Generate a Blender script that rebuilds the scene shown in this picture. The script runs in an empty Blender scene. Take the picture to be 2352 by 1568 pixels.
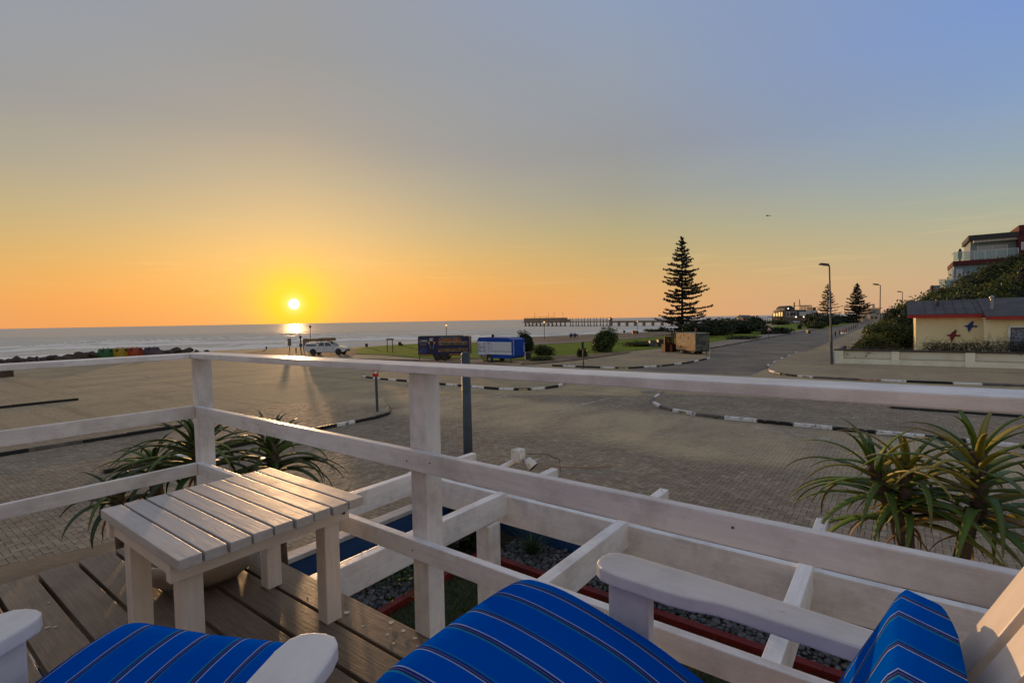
import bpy, bmesh, math, random
import numpy as np
from mathutils import Vector, Matrix

random.seed(7); RNG = np.random.RandomState(11)
R = math.radians
C = bpy.context.scene.collection
SC = bpy.context.scene

# ------------------------------------------------------------------ camera
CAM_H = 4.1            # metres above the street
PITCH, ROLL = R(2.43), R(1.02)
F_ = Vector((0, math.cos(PITCH), -math.sin(PITCH)))
_U0 = Vector((0, math.sin(PITCH), math.cos(PITCH))); _R0 = Vector((1, 0, 0))
RT = _R0 * math.cos(ROLL) - _U0 * math.sin(ROLL)
UP = _U0 * math.cos(ROLL) + _R0 * math.sin(ROLL)
CAM = Vector((0, 0, CAM_H))
cd = bpy.data.cameras.new('camera'); cam = bpy.data.objects.new('camera', cd); C.objects.link(cam)
cd.lens = 18.0; cd.sensor_width = 36.0; cd.clip_start = 0.02; cd.clip_end = 60000
cam.matrix_world = Matrix(((RT.x, UP.x, -F_.x, 0), (RT.y, UP.y, -F_.y, 0), (RT.z, UP.z, -F_.z, CAM_H), (0, 0, 0, 1)))
SC.camera = cam

# ------------------------------------------------------------------ sun, sky, exposure
SUN_AZ, SUN_EL = R(-22.95), R(2.0)
SUN = Vector((math.sin(SUN_AZ) * math.cos(SUN_EL), math.cos(SUN_AZ) * math.cos(SUN_EL), math.sin(SUN_EL)))
sl = bpy.data.lights.new('sun', 'SUN'); sl.energy = 2.7; sl.angle = R(0.53); sl.color = (1.0, 0.58, 0.26)
so = bpy.data.objects.new('sun', sl); C.objects.link(so)
so.rotation_euler = (-SUN).to_track_quat('-Z', 'Y').to_euler(); so.location = (-40, 90, 30)
SC.view_settings.view_transform = 'Standard'; SC.view_settings.look = 'None'
SC.view_settings.exposure = 0.0; SC.view_settings.gamma = 1.0

def lin(r, g, b):
    f = lambda c: c / 12.92 if c <= 0.04045 else ((c + 0.055) / 1.055) ** 2.4
    return (f(r / 255.0), f(g / 255.0), f(b / 255.0), 1.0)

def nd(nt, typ, ins=None, **props):
    n = nt.nodes.new(typ)
    for k, v in props.items(): setattr(n, k, v)
    if ins:
        for k, v in ins.items():
            s = n.inputs[k]
            if isinstance(v, bpy.types.NodeSocket): nt.links.new(v, s)
            elif isinstance(v, bpy.types.Node): nt.links.new(v.outputs[0], s)
            else: s.default_value = v
    return n
def mth(nt, op, a, b=0.0, c=0.0, clamp=False):
    n = nd(nt, 'ShaderNodeMath', {0: a, 1: b, 2: c}, operation=op); n.use_clamp = clamp
    return n.outputs[0]
def ramp(nt, fac, stops, interp='LINEAR'):
    n = nd(nt, 'ShaderNodeValToRGB', {0: fac}); cr = n.color_ramp; cr.interpolation = interp
    while len(cr.elements) < len(stops): cr.elements.new(0.5)
    for e, (p, c) in zip(cr.elements, sorted(stops, key=lambda s: s[0])):
        e.position = p; e.color = c if len(c) == 4 else (*c, 1)
    return n.outputs[0]
def mixc(nt, fac, a, b, blend='MIX'):
    n = nt.nodes.new('ShaderNodeMix'); n.data_type = 'RGBA'; n.blend_type = blend
    for i, v in ((0, fac), (6, a), (7, b)):
        s = n.inputs[i]
        if isinstance(v, bpy.types.NodeSocket): nt.links.new(v, s)
        else: s.default_value = v
    return n.outputs[2]

def noise(nt, vec, scale, detail=4.0, rough=0.55, out=0):
    return nd(nt, 'ShaderNodeTexNoise', {'Vector': vec, 'Scale': scale, 'Detail': detail, 'Roughness': rough}).outputs[out]
def sharp(nt, x, lo, hi): return nd(nt, 'ShaderNodeMapRange', {0: x, 1: lo, 2: hi, 3: 0.0, 4: 1.0}).outputs[0]

W = bpy.data.worlds.new('World'); SC.world = W; W.use_nodes = True
nt = W.node_tree; nt.nodes.clear()
dirv = nd(nt, 'ShaderNodeVectorMath', {0: nd(nt, 'ShaderNodeTexCoord').outputs['Generated']}, operation='NORMALIZE').outputs[0]
sx = nd(nt, 'ShaderNodeSeparateXYZ', {0: dirv})
elev = mth(nt, 'MULTIPLY', mth(nt, 'ARCSINE', sx.outputs[2]), 180 / math.pi)
flat = nd(nt, 'ShaderNodeVectorMath', {0: nd(nt, 'ShaderNodeCombineXYZ', {0: sx.outputs[0], 1: sx.outputs[1], 2: 0.0})}, operation='NORMALIZE').outputs[0]
cosaz = nd(nt, 'ShaderNodeVectorMath', {0: flat, 1: (math.sin(SUN_AZ), math.cos(SUN_AZ), 0)}, operation='DOT_PRODUCT').outputs['Value']
daz = mth(nt, 'MULTIPLY', mth(nt, 'ARCCOSINE', mth(nt, 'MINIMUM', mth(nt, 'MAXIMUM', cosaz, -0.9999), 0.9999)), 180 / math.pi)
# soft large-scale unevenness of the haze, so that the gradient is not mathematically clean
wob = nd(nt, 'ShaderNodeTexNoise', {'Vector': nd(nt, 'ShaderNodeMapping', {0: dirv, 3: (1, 1, 6)}).outputs[0], 'Scale': 1.6, 'Detail': 3.0}).outputs[0]
elw = mth(nt, 'ADD', elev, mth(nt, 'MULTIPLY', mth(nt, 'SUBTRACT', wob, 0.5), mth(nt, 'MULTIPLY', elev, 0.16)))
t = mth(nt, 'DIVIDE', mth(nt, 'ADD', elw, 2.0), 62.0, clamp=True)
def rr(lst): return ramp(nt, t, [((e + 2) / 62.0, lin(*c)) for e, c in lst], 'EASE' if False else 'LINEAR')
near = rr([(-2, (232, 134, 52)), (0, (246, 150, 58)), (2.2, (252, 158, 58)), (4.6, (248, 174, 80)), (7, (232, 182, 106)), (10, (208, 180, 132)), (14, (182, 170, 144)), (19, (160, 155, 147)), (26, (152, 152, 152)), (34, (153, 155, 161)), (58, (152, 154, 162))])
mid = rr([(-2, (226, 158, 98)), (0, (229, 167, 110)), (3, (221, 170, 108)), (6.2, (200, 170, 114)), (9.5, (180, 167, 127)), (13, (161, 158, 142)), (17.5, (149, 150, 152)), (24, (147, 155, 167)), (32, (141, 156, 183)), (58, (148, 151, 162))])
far = rr([(-2, (188, 160, 140)), (0, (196, 166, 140)), (2.6, (197, 172, 140)), (5.5, (186, 177, 146)), (8.5, (166, 173, 158)), (12, (148, 166, 178)), (16.5, (131, 158, 197)), (23, (118, 150, 208)), (34, (120, 147, 198)), (58, (146, 151, 166))])
f1 = mth(nt, 'DIVIDE', daz, 35.0, clamp=True)
f2 = mth(nt, 'DIVIDE', mth(nt, 'SUBTRACT', daz, 35.0), 36.0, clamp=True)
anti = rr([(-2, (178, 168, 154)), (0, (190, 176, 160)), (4, (202, 188, 170)), (9, (198, 190, 176)), (16, (184, 183, 180)), (28, (168, 171, 178)), (58, (152, 155, 165))])   # dusk side, behind the viewer
f3 = mth(nt, 'DIVIDE', mth(nt, 'SUBTRACT', daz, 80.0), 60.0, clamp=True)
sky = mixc(nt, f3, mixc(nt, f2, mixc(nt, f1, near, mid), far), anti)
cs = nd(nt, 'ShaderNodeVectorMath', {0: dirv, 1: SUN}, operation='DOT_PRODUCT').outputs['Value']
th = mth(nt, 'MULTIPLY', mth(nt, 'ARCCOSINE', mth(nt, 'MINIMUM', cs, 0.9999999)), 180 / math.pi)
def gauss(w): return mth(nt, 'EXPONENT', mth(nt, 'MULTIPLY', mth(nt, 'POWER', mth(nt, 'DIVIDE', th, w), 2.0), -1.0))
sky = mixc(nt, mth(nt, 'MULTIPLY', gauss(13.0), 0.42), sky, lin(246, 208, 140))
sky = mixc(nt, mth(nt, 'MULTIPLY', gauss(3.5), 0.95), sky, lin(255, 224, 24))
sky = mixc(nt, mth(nt, 'MULTIPLY', gauss(.9), 0.9), sky, lin(255, 250, 150))
disc = mth(nt, 'SMOOTH_MIN', 1.0, mth(nt, 'DIVIDE', mth(nt, 'SUBTRACT', 0.60, th), 0.30, clamp=True), 0.01)
wisp = sharp(nt, noise(nt, nd(nt, 'ShaderNodeMapping', {0: dirv, 3: (5, 5, 95)}).outputs[0], 1.0, 5.0, .6), .56, .74)
wband = mth(nt, 'MULTIPLY', mth(nt, 'DIVIDE', mth(nt, 'SUBTRACT', elev, 1.5), 3.0, clamp=True), mth(nt, 'DIVIDE', mth(nt, 'SUBTRACT', 11.0, elev), 6.0, clamp=True))
sky = mixc(nt, mth(nt, 'MULTIPLY', mth(nt, 'MULTIPLY', wisp, wband), .16), sky, lin(255, 226, 150))   # thin wisps of cloud low over the sea
sky = mixc(nt, disc, sky, (3.0, 2.9, 2.4, 1))
nish = nd(nt, 'ShaderNodeTexSky', sky_type='NISHITA', sun_disc=False, sun_elevation=SUN_EL, sun_rotation=SUN_AZ, altitude=5.0, air_density=1.2, dust_density=2.0)
bg1 = nd(nt, 'ShaderNodeBackground', {0: sky, 1: 1.0}); bg2 = nd(nt, 'ShaderNodeBackground', {0: nish.outputs[0], 1: 0.01})
nd(nt, 'ShaderNodeOutputWorld', {0: nd(nt, 'ShaderNodeAddShader', {0: bg1, 1: bg2})})

# ------------------------------------------------------------------ placing helpers
FP = 1176.0            # focal length in units of the 2352 px wide view of the photo
def ray(u, v): return F_ + RT * ((u - 1176) / FP) + UP * ((784 - v) / FP)
def G(u, v, z=0.0):
    """the point of the horizontal plane z that the photo shows at (u, v)"""
    d = ray(u, v); return CAM + d * ((z - CAM_H) / d.z)
def D(u, v, depth): return CAM + ray(u, v) * depth
def PJ(p):
    q = Vector(p) - CAM; z = q.dot(F_); return 1176 + FP * q.dot(RT) / z, 784 - FP * q.dot(UP) / z, z
TH = R(53); EA = Vector((-math.sin(TH), math.cos(TH), 0)); EB = Vector((math.cos(TH), math.sin(TH), 0))
def ab(a, b, z=0.0): return EA * a + EB * b + Vector((0, 0, z))
ROT_A = math.atan2(EA.y, EA.x); ROT_B = math.atan2(EB.y, EB.x)
ZD = CAM_H - 1.16      # top of the deck

# ------------------------------------------------------------------ object helpers
def attach(o, parent):
    o.parent = parent
    o.matrix_parent_inverse = parent.matrix_basis.inverted()
def tag(o, label, cat, group=None):
    o['label'] = label; o['category'] = cat
    if group: o['group'] = group
    return o
def thing(name, label, cat, loc=(0, 0, 0), rz=0.0, group=None):
    o = bpy.data.objects.new(name, None); C.objects.link(o)
    o.location = loc; o.rotation_euler = (0, 0, rz); o.empty_display_size = 0.1
    o.matrix_basis = Matrix.Translation(Vector(loc)) @ Matrix.Rotation(rz, 4, 'Z')
    return tag(o, label, cat, group)
def struct(o, kind='structure'):
    o['kind'] = kind; return o

class MB:
    """collects shapes into one mesh"""
    def __init__(s): s.v = []; s.f = []; s.m = []
    def add(s, vs, fs, m=0):
        k = len(s.v); s.v += [tuple(p) for p in vs]
        for f in fs: s.f.append(tuple(i + k for i in f)); s.m.append(m)
        return s
    def box(s, c, d, rz=0.0, m=0, M=None, taper=1.0):
        x, y, z = d[0] / 2, d[1] / 2, d[2] / 2
        vs = [(-x, -y, -z), (x, -y, -z), (x, y, -z), (-x, y, -z), (-x * taper, -y * taper, z), (x * taper, -y * taper, z), (x * taper, y * taper, z), (-x * taper, y * taper, z)]
        Mx = Matrix.Translation(Vector(c)) @ (M if M is not None else Matrix.Rotation(rz, 4, 'Z'))
        return s.add([Mx @ Vector(p) for p in vs], [(3, 2, 1, 0), (4, 5, 6, 7), (0, 1, 5, 4), (1, 2, 6, 5), (2, 3, 7, 6), (3, 0, 4, 7)], m)
    def beam(s, p0, p1, w, h, m=0):
        p0, p1 = Vector(p0), Vector(p1); x = (p1 - p0); L = x.length; x.normalize()
        z = Vector((0, 0, 1)) if abs(x.z) < 0.99 else Vector((0, 1, 0))
        y = z.cross(x).normalized(); z = x.cross(y)
        M = Matrix((x, y, z)).transposed().to_4x4()
        return s.box((p0 + p1) / 2, (L, w, h), m=m, M=M)
    def tube(s, pts, rad, n=8, m=0, cap=True):
        pts = [Vector(p) for p in pts]; rad = rad if hasattr(rad, '__len__') else [rad] * len(pts)
        rings = []; ref = Vector((0, 0, 1))
        for i, p in enumerate(pts):
            t = (pts[min(i + 1, len(pts) - 1)] - pts[max(i - 1, 0)]).normalized()
            if abs(t.dot(ref)) > 0.97: ref = Vector((1, 0, 0)) if abs(t.x) < 0.9 else Vector((0, 1, 0))
            a = t.cross(ref).normalized(); b = t.cross(a)
            rings.append([p + (a * math.cos(2 * math.pi * k / n) + b * math.sin(2 * math.pi * k / n)) * rad[i] for k in range(n)])
        vs = [q for r in rings for q in r]; fs = []
        for i in range(len(pts) - 1):
            for k in range(n):
                a0, a1 = i * n + k, i * n + (k + 1) % n
                fs.append((a0, a0 + n, a1 + n, a1))
        if cap: fs.append(tuple(range(n))); fs.append(tuple(reversed(range((len(pts) - 1) * n, len(pts) * n))))
        return s.add(vs, fs, m)
    def prism(s, poly, z0, z1, m=0, mtop=None, M=None):
        n = len(poly); P = [Vector((p[0], p[1], 0)) for p in poly]
        ar = sum(P[i].x * P[(i + 1) % n].y - P[(i + 1) % n].x * P[i].y for i in range(n))
        if ar < 0: P.reverse()
        vs = [Vector((p.x, p.y, z0)) for p in P] + [Vector((p.x, p.y, z1)) for p in P]
        if M is not None: vs = [M @ p for p in vs]
        s.add(vs, [tuple(reversed(range(n)))], m); k = len(s.v) - 2 * n
        s.f.append(tuple(k + n + i for i in range(n))); s.m.append(m if mtop is None else mtop)
        for i in range(n): s.f.append((k + i, k + (i + 1) % n, k + n + (i + 1) % n, k + n + i)); s.m.append(m)
        return s
    def lathe(s, prof, c=(0, 0, 0), n=16, m=0):
        vs = []; fs = []
        for r, z in prof:
            vs += [(c[0] + r * math.cos(2 * math.pi * k / n), c[1] + r * math.sin(2 * math.pi * k / n), c[2] + z) for k in range(n)]
        for i in range(len(prof) - 1):
            for k in range(n): a, b = i * n + k, i * n + (k + 1) % n; fs.append((a, b, b + n, a + n))
        fs.append(tuple(reversed(range(n)))); fs.append(tuple(range((len(prof) - 1) * n, len(prof) * n)))
        return s.add(vs, fs, m)
    def build(s, name, mats, parent=None, M=None, bevel=0.0, smooth=False, seg=2):
        me = bpy.data.meshes.new(name); me.from_pydata(s.v, [], s.f)
        mats = mats if isinstance(mats, (list, tuple)) else [mats]
        for mt in mats: me.materials.append(mt)
        if len(mats) > 1: me.polygons.foreach_set('material_index', s.m)
        if bevel > 0:
            bm = bmesh.new(); bm.from_mesh(me)
            bmesh.ops.bevel(bm, geom=list(bm.edges), offset=bevel, segments=seg, profile=0.6, affect='EDGES', clamp_overlap=True)
            bm.to_mesh(me); bm.free()
        if smooth: me.polygons.foreach_set('use_smooth', [True] * len(me.polygons))
        me.update()
        o = bpy.data.objects.new(name, me); C.objects.link(o)
        if M is not None: o.matrix_basis = M
        if parent is not None: attach(o, parent)
        return o

def frame(p0, p1, up=Vector((0, 0, 1))):
    """matrix with X along p0->p1, origin in the middle"""
    x = Vector(p1) - Vector(p0); L = x.length; x.normalize()
    y = up.cross(x).normalized(); z = x.cross(y)
    M = Matrix((x, y, z)).transposed().to_4x4(); M.translation = (Vector(p0) + Vector(p1)) / 2
    return M, L
def board(name, parent, p0, p1, w, h, mt, bevel=0.004, up=Vector((0, 0, 1)), seg=2):
    """one board: its long axis is local X, so that the grain follows it; edges slightly uneven"""
    M, L = frame(p0, p1, up); b = MB().box((0, 0, 0), (L, w, h))
    return b.build(name, mt, parent, M, bevel, seg=seg)
def rise(u, vb, vt, z0=0.0):
    """foot point and real height of something that stands on z0 and reaches from vb up to vt in the photo"""
    p = G(u, vb, z0); return p, (vb - vt) * (p - CAM).dot(F_) / FP
def text(name, body, size, mt, M, parent, shear=0.0, align='LEFT', ext=0.004, bold=0.0):
    cu = bpy.data.curves.new(name, 'FONT'); cu.body = body; cu.size = size; cu.shear = shear; cu.align_x = align; cu.extrude = ext; cu.offset = bold; cu.resolution_u = 2
    o = bpy.data.objects.new(name, cu); C.objects.link(o)
    dg = bpy.context.evaluated_depsgraph_get(); me = bpy.data.meshes.new_from_object(o.evaluated_get(dg))
    bpy.data.objects.remove(o); me.materials.clear(); me.materials.append(mt)
    q = bpy.data.objects.new(name, me); C.objects.link(q); q.matrix_basis = M; attach(q, parent); return q

# ------------------------------------------------------------------ materials
def newmat(name):
    m = bpy.data.materials.new(name); m.use_nodes = True
    nt = m.node_tree; return m, nt, nt.nodes['Principled BSDF']
def c4(c): return c if len(c) == 4 else (*c, 1.0)
def M_(name, col, rough=0.6, col2=None, vs=3.0, lo=0.4, hi=0.65, bump=0.0, bs=40.0, metal=0.0, world=True, rnd=0.0, spec=0.3, trans=0.0, fine=None, emit=None, coat=0.0):
    """general painted/stone/plastic surface: two tones mixed by noise, random tint per piece, fine bump"""
    m, nt, b = newmat(name)
    pos = nd(nt, 'ShaderNodeNewGeometry').outputs['Position'] if world else nd(nt, 'ShaderNodeTexCoord').outputs['Object']
    c = nd(nt, 'ShaderNodeRGB'); c.outputs[0].default_value = c4(col); c = c.outputs[0]
    if col2 is not None: c = mixc(nt, sharp(nt, noise(nt, pos, vs, 6.0, 0.62), lo, hi), c, c4(col2))
    if fine is not None: c = mixc(nt, sharp(nt, noise(nt, pos, fine[0], 4.0), fine[1], fine[2]), c, c4(fine[3]))
    if rnd > 0:
        g = nd(nt, 'ShaderNodeNewGeometry').outputs['Random Per Island']; oi = nd(nt, 'ShaderNodeObjectInfo').outputs['Random']
        x = mth(nt, 'FRACT', mth(nt, 'ADD', g, oi)); x = mth(nt, 'ADD', mth(nt, 'MULTIPLY', x, 2 * rnd), 1 - rnd)
        c = nd(nt, 'ShaderNodeHueSaturation', {4: c, 2: x}).outputs[0]
    nt.links.new(c, b.inputs['Base Color'])
    b.inputs['Roughness'].default_value = rough; b.inputs['Metallic'].default_value = metal; b.inputs['Specular IOR Level'].default_value = spec
    if trans: b.inputs['Transmission Weight'].default_value = trans
    if coat: b.inputs['Coat Weight'].default_value = coat; b.inputs['Coat Roughness'].default_value = 0.08
    if bump > 0:
        h = noise(nt, pos, bs, 5.0, 0.6); bp = nd(nt, 'ShaderNodeBump', {'Strength': bump, 'Distance': 0.02, 'Height': h})
        nt.links.new(bp.outputs[0], b.inputs['Normal'])
    if emit: b.inputs['Emission Color'].default_value = c4(emit[0]); b.inputs['Emission Strength'].default_value = emit[1]
    return m

def wood(name, base, dark, rough, grain=22.0, wear=None, wearlo=0.62, wearhi=0.72, bump=0.25, dirt=None, rnd=0.08, glossvar=0.0):
    """boards: grain runs along local X; worn patches of the wood showing, dirt in blotches"""
    m, nt, b = newmat(name)
    tc = nd(nt, 'ShaderNodeTexCoord').outputs['Object']; oi = nd(nt, 'ShaderNodeObjectInfo').outputs['Random']
    off = nd(nt, 'ShaderNodeCombineXYZ', {0: mth(nt, 'MULTIPLY', oi, 37.0), 1: mth(nt, 'MULTIPLY', oi, 11.0), 2: mth(nt, 'MULTIPLY', oi, 23.0)})
    p = nd(nt, 'ShaderNodeVectorMath', {0: tc, 1: off}, operation='ADD').outputs[0]
    ps = nd(nt, 'ShaderNodeMapping', {0: p, 3: (1.6, grain, grain)}).outputs[0]
    g = noise(nt, ps, 3.0, 6.0, 0.65); g2 = noise(nt, nd(nt, 'ShaderNodeMapping', {0: p, 3: (4.0, grain * 3, grain * 3)}).outputs[0], 4.0, 3.0)
    c = mixc(nt, sharp(nt, g, 0.32, 0.72), c4(base), c4(dark))
    c = mixc(nt, mth(nt, 'MULTIPLY', sharp(nt, g2, 0.55, 0.8), 0.35), c, c4(dark))
    if dirt: c = mixc(nt, mth(nt, 'MULTIPLY', sharp(nt, noise(nt, p, 5.0, 7.0, 0.68), 0.46, 0.74), dirt[3] if len(dirt) > 3 else 0.5), c, c4(dirt[:3]))
    wmask = None
    if wear:
        wn = mth(nt, 'ADD', mth(nt, 'MULTIPLY', noise(nt, nd(nt, 'ShaderNodeMapping', {0: p, 3: (1.0, 4.0, 4.0)}).outputs[0], 9.0, 8.0, 0.7), 0.7), mth(nt, 'MULTIPLY', g2, 0.3))
        wmask = sharp(nt, wn, wearlo, wearhi); c = mixc(nt, wmask, c, c4(wear))
    c = nd(nt, 'ShaderNodeHueSaturation', {4: c, 2: mth(nt, 'ADD', mth(nt, 'MULTIPLY', oi, 2 * rnd), 1 - rnd)}).outputs[0]
    nt.links.new(c, b.inputs['Base Color'])
    ro = mth(nt, 'ADD', rough, mth(nt, 'MULTIPLY', mth(nt, 'SUBTRACT', noise(nt, p, 6.0, 4.0), 0.5), glossvar)); nt.links.new(ro, b.inputs['Roughness'])
    h = mth(nt, 'ADD', g, mth(nt, 'MULTIPLY', g2, 0.6))
    if wmask is not None: h = mth(nt, 'SUBTRACT', h, mth(nt, 'MULTIPLY', wmask, 0.8))
    bp = nd(nt, 'ShaderNodeBump', {'Strength': bump, 'Distance': 0.004, 'Height': h}); nt.links.new(bp.outputs[0], b.inputs['Normal'])
    return m

def leafmat(name, a, b_, rough=0.5, trans=0.3, rnd=0.35):
    m, nt, b = newmat(name)
    g = nd(nt, 'ShaderNodeNewGeometry').outputs['Random Per Island']; pos = nd(nt, 'ShaderNodeNewGeometry').outputs['Position']
    c = mixc(nt, g, c4(a), c4(b_)); c = nd(nt, 'ShaderNodeHueSaturation', {4: c, 2: mth(nt, 'ADD', mth(nt, 'MULTIPLY', noise(nt, pos, 0.9, 3.0), 2 * rnd), 1 - rnd)}).outputs[0]
    nt.links.new(c, b.inputs['Base Color']); b.inputs['Roughness'].default_value = rough
    if trans > 0:
        tr = nd(nt, 'ShaderNodeBsdfTranslucent', {0: c}); mx = nd(nt, 'ShaderNodeMixShader', {0: trans, 1: b.outputs[0], 2: tr})
        nt.links.new(mx.outputs[0], nt.nodes['Material Output'].inputs[0])
    return m

WHITE = wood('white_paint', (.86, .86, .86), (.71, .71, .71), 0.40, 14, wear=(.33, .31, .29), wearlo=.63, wearhi=.73, bump=0.34, dirt=(.40, .375, .36, .72), rnd=.03, glossvar=.2)
TABLEW = wood('worn_table_paint', (.55, .55, .545), (.42, .42, .415), 0.48, 20, wear=(.22, .19, .16), wearlo=.60, wearhi=.70, bump=0.2, dirt=(.36, .33, .30, .6), rnd=.06, glossvar=.35)
LEGW = wood('cream_leg_paint', (.80, .76, .70), (.68, .63, .57), 0.45, 12, wear=(.46, .38, .3), wearlo=.72, wearhi=.8, bump=0.18, dirt=(.5, .42, .36, .4), rnd=.03)
DECKW = wood('deck_wood', (.245, .182, .125), (.115, .083, .058), 0.46, 26, wear=(.36, .32, .27), wearlo=.70, wearhi=.80, bump=0.45, dirt=(.10, .078, .062, .6), rnd=.14, glossvar=.3)
ARMW = wood('chair_paint', (.80, .80, .80), (.70, .70, .70), 0.36, 8, wear=(.30, .28, .26), wearlo=.655, wearhi=.71, bump=0.24, dirt=(.50, .49, .49, .6), rnd=.02, glossvar=.15)
SLATW = wood('chair_back_paint', (.82, .76, .68), (.72, .65, .56), 0.5, 10, wear=(.5, .4, .3), wearlo=.74, wearhi=.8, bump=0.12, dirt=(.55, .46, .38, .35), rnd=.03)
DARKW = wood('dark_wood', (.07, .035, .02), (.035, .018, .012), 0.5, 10)
BLACK = M_('black_paint', (.018, .018, .02), .45, (.035, .033, .03), 8); STEEL = M_('grey_steel', (.30, .31, .33), .4, (.22, .22, .23), 5, metal=.6)
POLE = M_('slate_pole', (.06, .082, .10), .5, (.045, .06, .072), 3, bump=.05); TYRE = M_('tyre_rubber', (.022, .021, .02), .75, (.05, .045, .04), 6)
GLASSD = M_('dark_glass', (.02, .024, .028), .06, spec=.8); CHROME = M_('wheel_metal', (.55, .55, .56), .28, metal=.8)
WPLAIN = M_('white_plain', (.78, .78, .78), .45, (.68, .68, .69), 2.0); REDP = M_('red_paint', (.42, .03, .022), .42, (.3, .025, .02), 3)

# ================================================================== SETTING
def pavemat(name, herring=True, sand=0.5):
    m, nt, b = newmat(name)
    pos = nd(nt, 'ShaderNodeNewGeometry').outputs['Position']
    pr = nd(nt, 'ShaderNodeMapping', {0: pos, 2: (0, 0, -ROT_A)}).outputs[0]
    bk = nd(nt, 'ShaderNodeTexBrick', {'Vector': pr, 'Color1': (.47, .375, .235, 1), 'Color2': (.365, .287, .18, 1), 'Mortar': (.06, .05, .042, 1), 'Scale': 1.0, 'Mortar Size': .008, 'Mortar Smooth': .4, 'Brick Width': .22, 'Row Height': .11})
    c = mixc(nt, mth(nt, 'MULTIPLY', sharp(nt, noise(nt, pos, .35, 6, .6), .35, .7), .45), bk.outputs[0], (.285, .23, .155, 1))
    c = mixc(nt, mth(nt, 'MULTIPLY', sharp(nt, noise(nt, nd(nt, 'ShaderNodeMapping', {0: pr, 3: (.55, .18, 1)}).outputs[0], .8, 7, .62), .38, .68), sand), c, (.53, .41, .23, 1))
    tr = sharp(nt, noise(nt, nd(nt, 'ShaderNodeMapping', {0: pr, 3: (.05, 1.3, 1)}).outputs[0], 1.0, 6, .6), .54, .66)      # wheel tracks along the lanes
    c = mixc(nt, mth(nt, 'MULTIPLY', tr, .38), c, (.13, .105, .085, 1))
    c = mixc(nt, mth(nt, 'MULTIPLY', sharp(nt, noise(nt, pos, .9, 7, .7), .60, .68), .45), c, (.10, .08, .065, 1))      # oil spots
    nt.links.new(c, b.inputs['Base Color']); b.inputs['Roughness'].default_value = .85; b.inputs['Specular IOR Level'].default_value = .06
    bp = nd(nt, 'ShaderNodeBump', {'Strength': .18, 'Distance': .01, 'Height': mth(nt, 'ADD', bk.outputs[1], mth(nt, 'MULTIPLY', noise(nt, pos, 18, 4), -.5)), }); bp.invert = True
    nt.links.new(bp.outputs[0], b.inputs['Normal']); return m
PAVE = pavemat('paving_far', sand=.75); PAVE_I = pavemat('paving_island', sand=.35)

def paver_mat():
    """the single pavers: grey and brown concrete, drifts of sand lying over them in the road"""
    m, nt, b = newmat('concrete_paver')
    ge = nd(nt, 'ShaderNodeNewGeometry'); pos = ge.outputs['Position']; oi = nd(nt, 'ShaderNodeObjectInfo').outputs['Random']
    x = mth(nt, 'FRACT', mth(nt, 'ADD', ge.outputs['Random Per Island'], oi))
    c = ramp(nt, x, [(0, (.215, .166, .112)), (.3, (.285, .226, .153)), (.55, (.265, .217, .152)), (.8, (.315, .256, .18)), (1, (.365, .304, .22))])
    c = mixc(nt, mth(nt, 'MULTIPLY', sharp(nt, noise(nt, pos, .55, 6, .65), .42, .68), .5), c, (.15, .115, .078, 1))
    pr = nd(nt, 'ShaderNodeMapping', {0: pos, 2: (0, 0, -ROT_A)}).outputs[0]
    band = nd(nt, 'ShaderNodeSeparateXYZ', {0: pr}).outputs[1]
    dist = mth(nt, 'ABSOLUTE', mth(nt, 'SUBTRACT', mth(nt, "ABSOLUTE", band), 18.1))      # the carriageway, where sand drifts
    road = mth(nt, 'SUBTRACT', 1.0, sharp(nt, mth(nt, 'ADD', dist, mth(nt, 'MULTIPLY', noise(nt, pr, .5, 4), 2.4)), 3.5, 4.9))
    sn = sharp(nt, noise(nt, nd(nt, 'ShaderNodeMapping', {0: pr, 3: (.4, .16, 1)}).outputs[0], 1.1, 8, .62), .30, .60)
    c = mixc(nt, mth(nt, 'MULTIPLY', mth(nt, 'MULTIPLY', sn, road), .8), c, (.52, .41, .245, 1))
    c = mixc(nt, mth(nt, 'MULTIPLY', sharp(nt, noise(nt, pos, 30, 4), .5, .75), .35), c, (.26, .23, .2, 1))
    nt.links.new(c, b.inputs['Base Color']); b.inputs['Roughness'].default_value = .75; b.inputs['Specular IOR Level'].default_value = .18
    bp = nd(nt, 'ShaderNodeBump', {'Strength': .35, 'Distance': .006, 'Height': noise(nt, pos, 70, 4)}); nt.links.new(bp.outputs[0], b.inputs['Normal'])
    return m
PAVER = paver_mat()
ASPH = M_('asphalt', (.15, .125, .105), .7, (.29, .24, .165), .22, .36, .68, bump=.3, bs=60, fine=(1.6, .55, .75, (.10, .088, .078)), spec=.08)
SANDM = M_('beach_sand', (.20, .145, .10), .85, (.29, .215, .145), .15, bump=.4, bs=5, spec=.05)
DUST = M_('sandy_dirt', (.25, .185, .12), .85, (.15, .115, .08), .6, bump=.5, bs=14, spec=.05)
GRASS = M_('lawn_green', (.135, .20, .018), .75, (.23, .235, .026), .12, .38, .66, bump=.8, bs=9, fine=(3.0, .45, .7, (.085, .14, .016)), spec=.03)
DRYG = M_('dry_lawn', (.09, .10, .022), .8, (.20, .16, .07), .2, bump=.7, bs=9)
PAVT = M_('pale_path', (.30, .245, .20), .7, (.23, .185, .15), .3, bump=.25, bs=20, spec=.08)
KERBK = M_('kerb_black', (.016, .016, .016), .5, (.05, .045, .04), 4, .58, .78, bump=.3, bs=25); KERBW = M_('kerb_white', (.74, .73, .71), .55, (.20, .18, .16), 5, .56, .64, bump=.3, bs=25)
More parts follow.
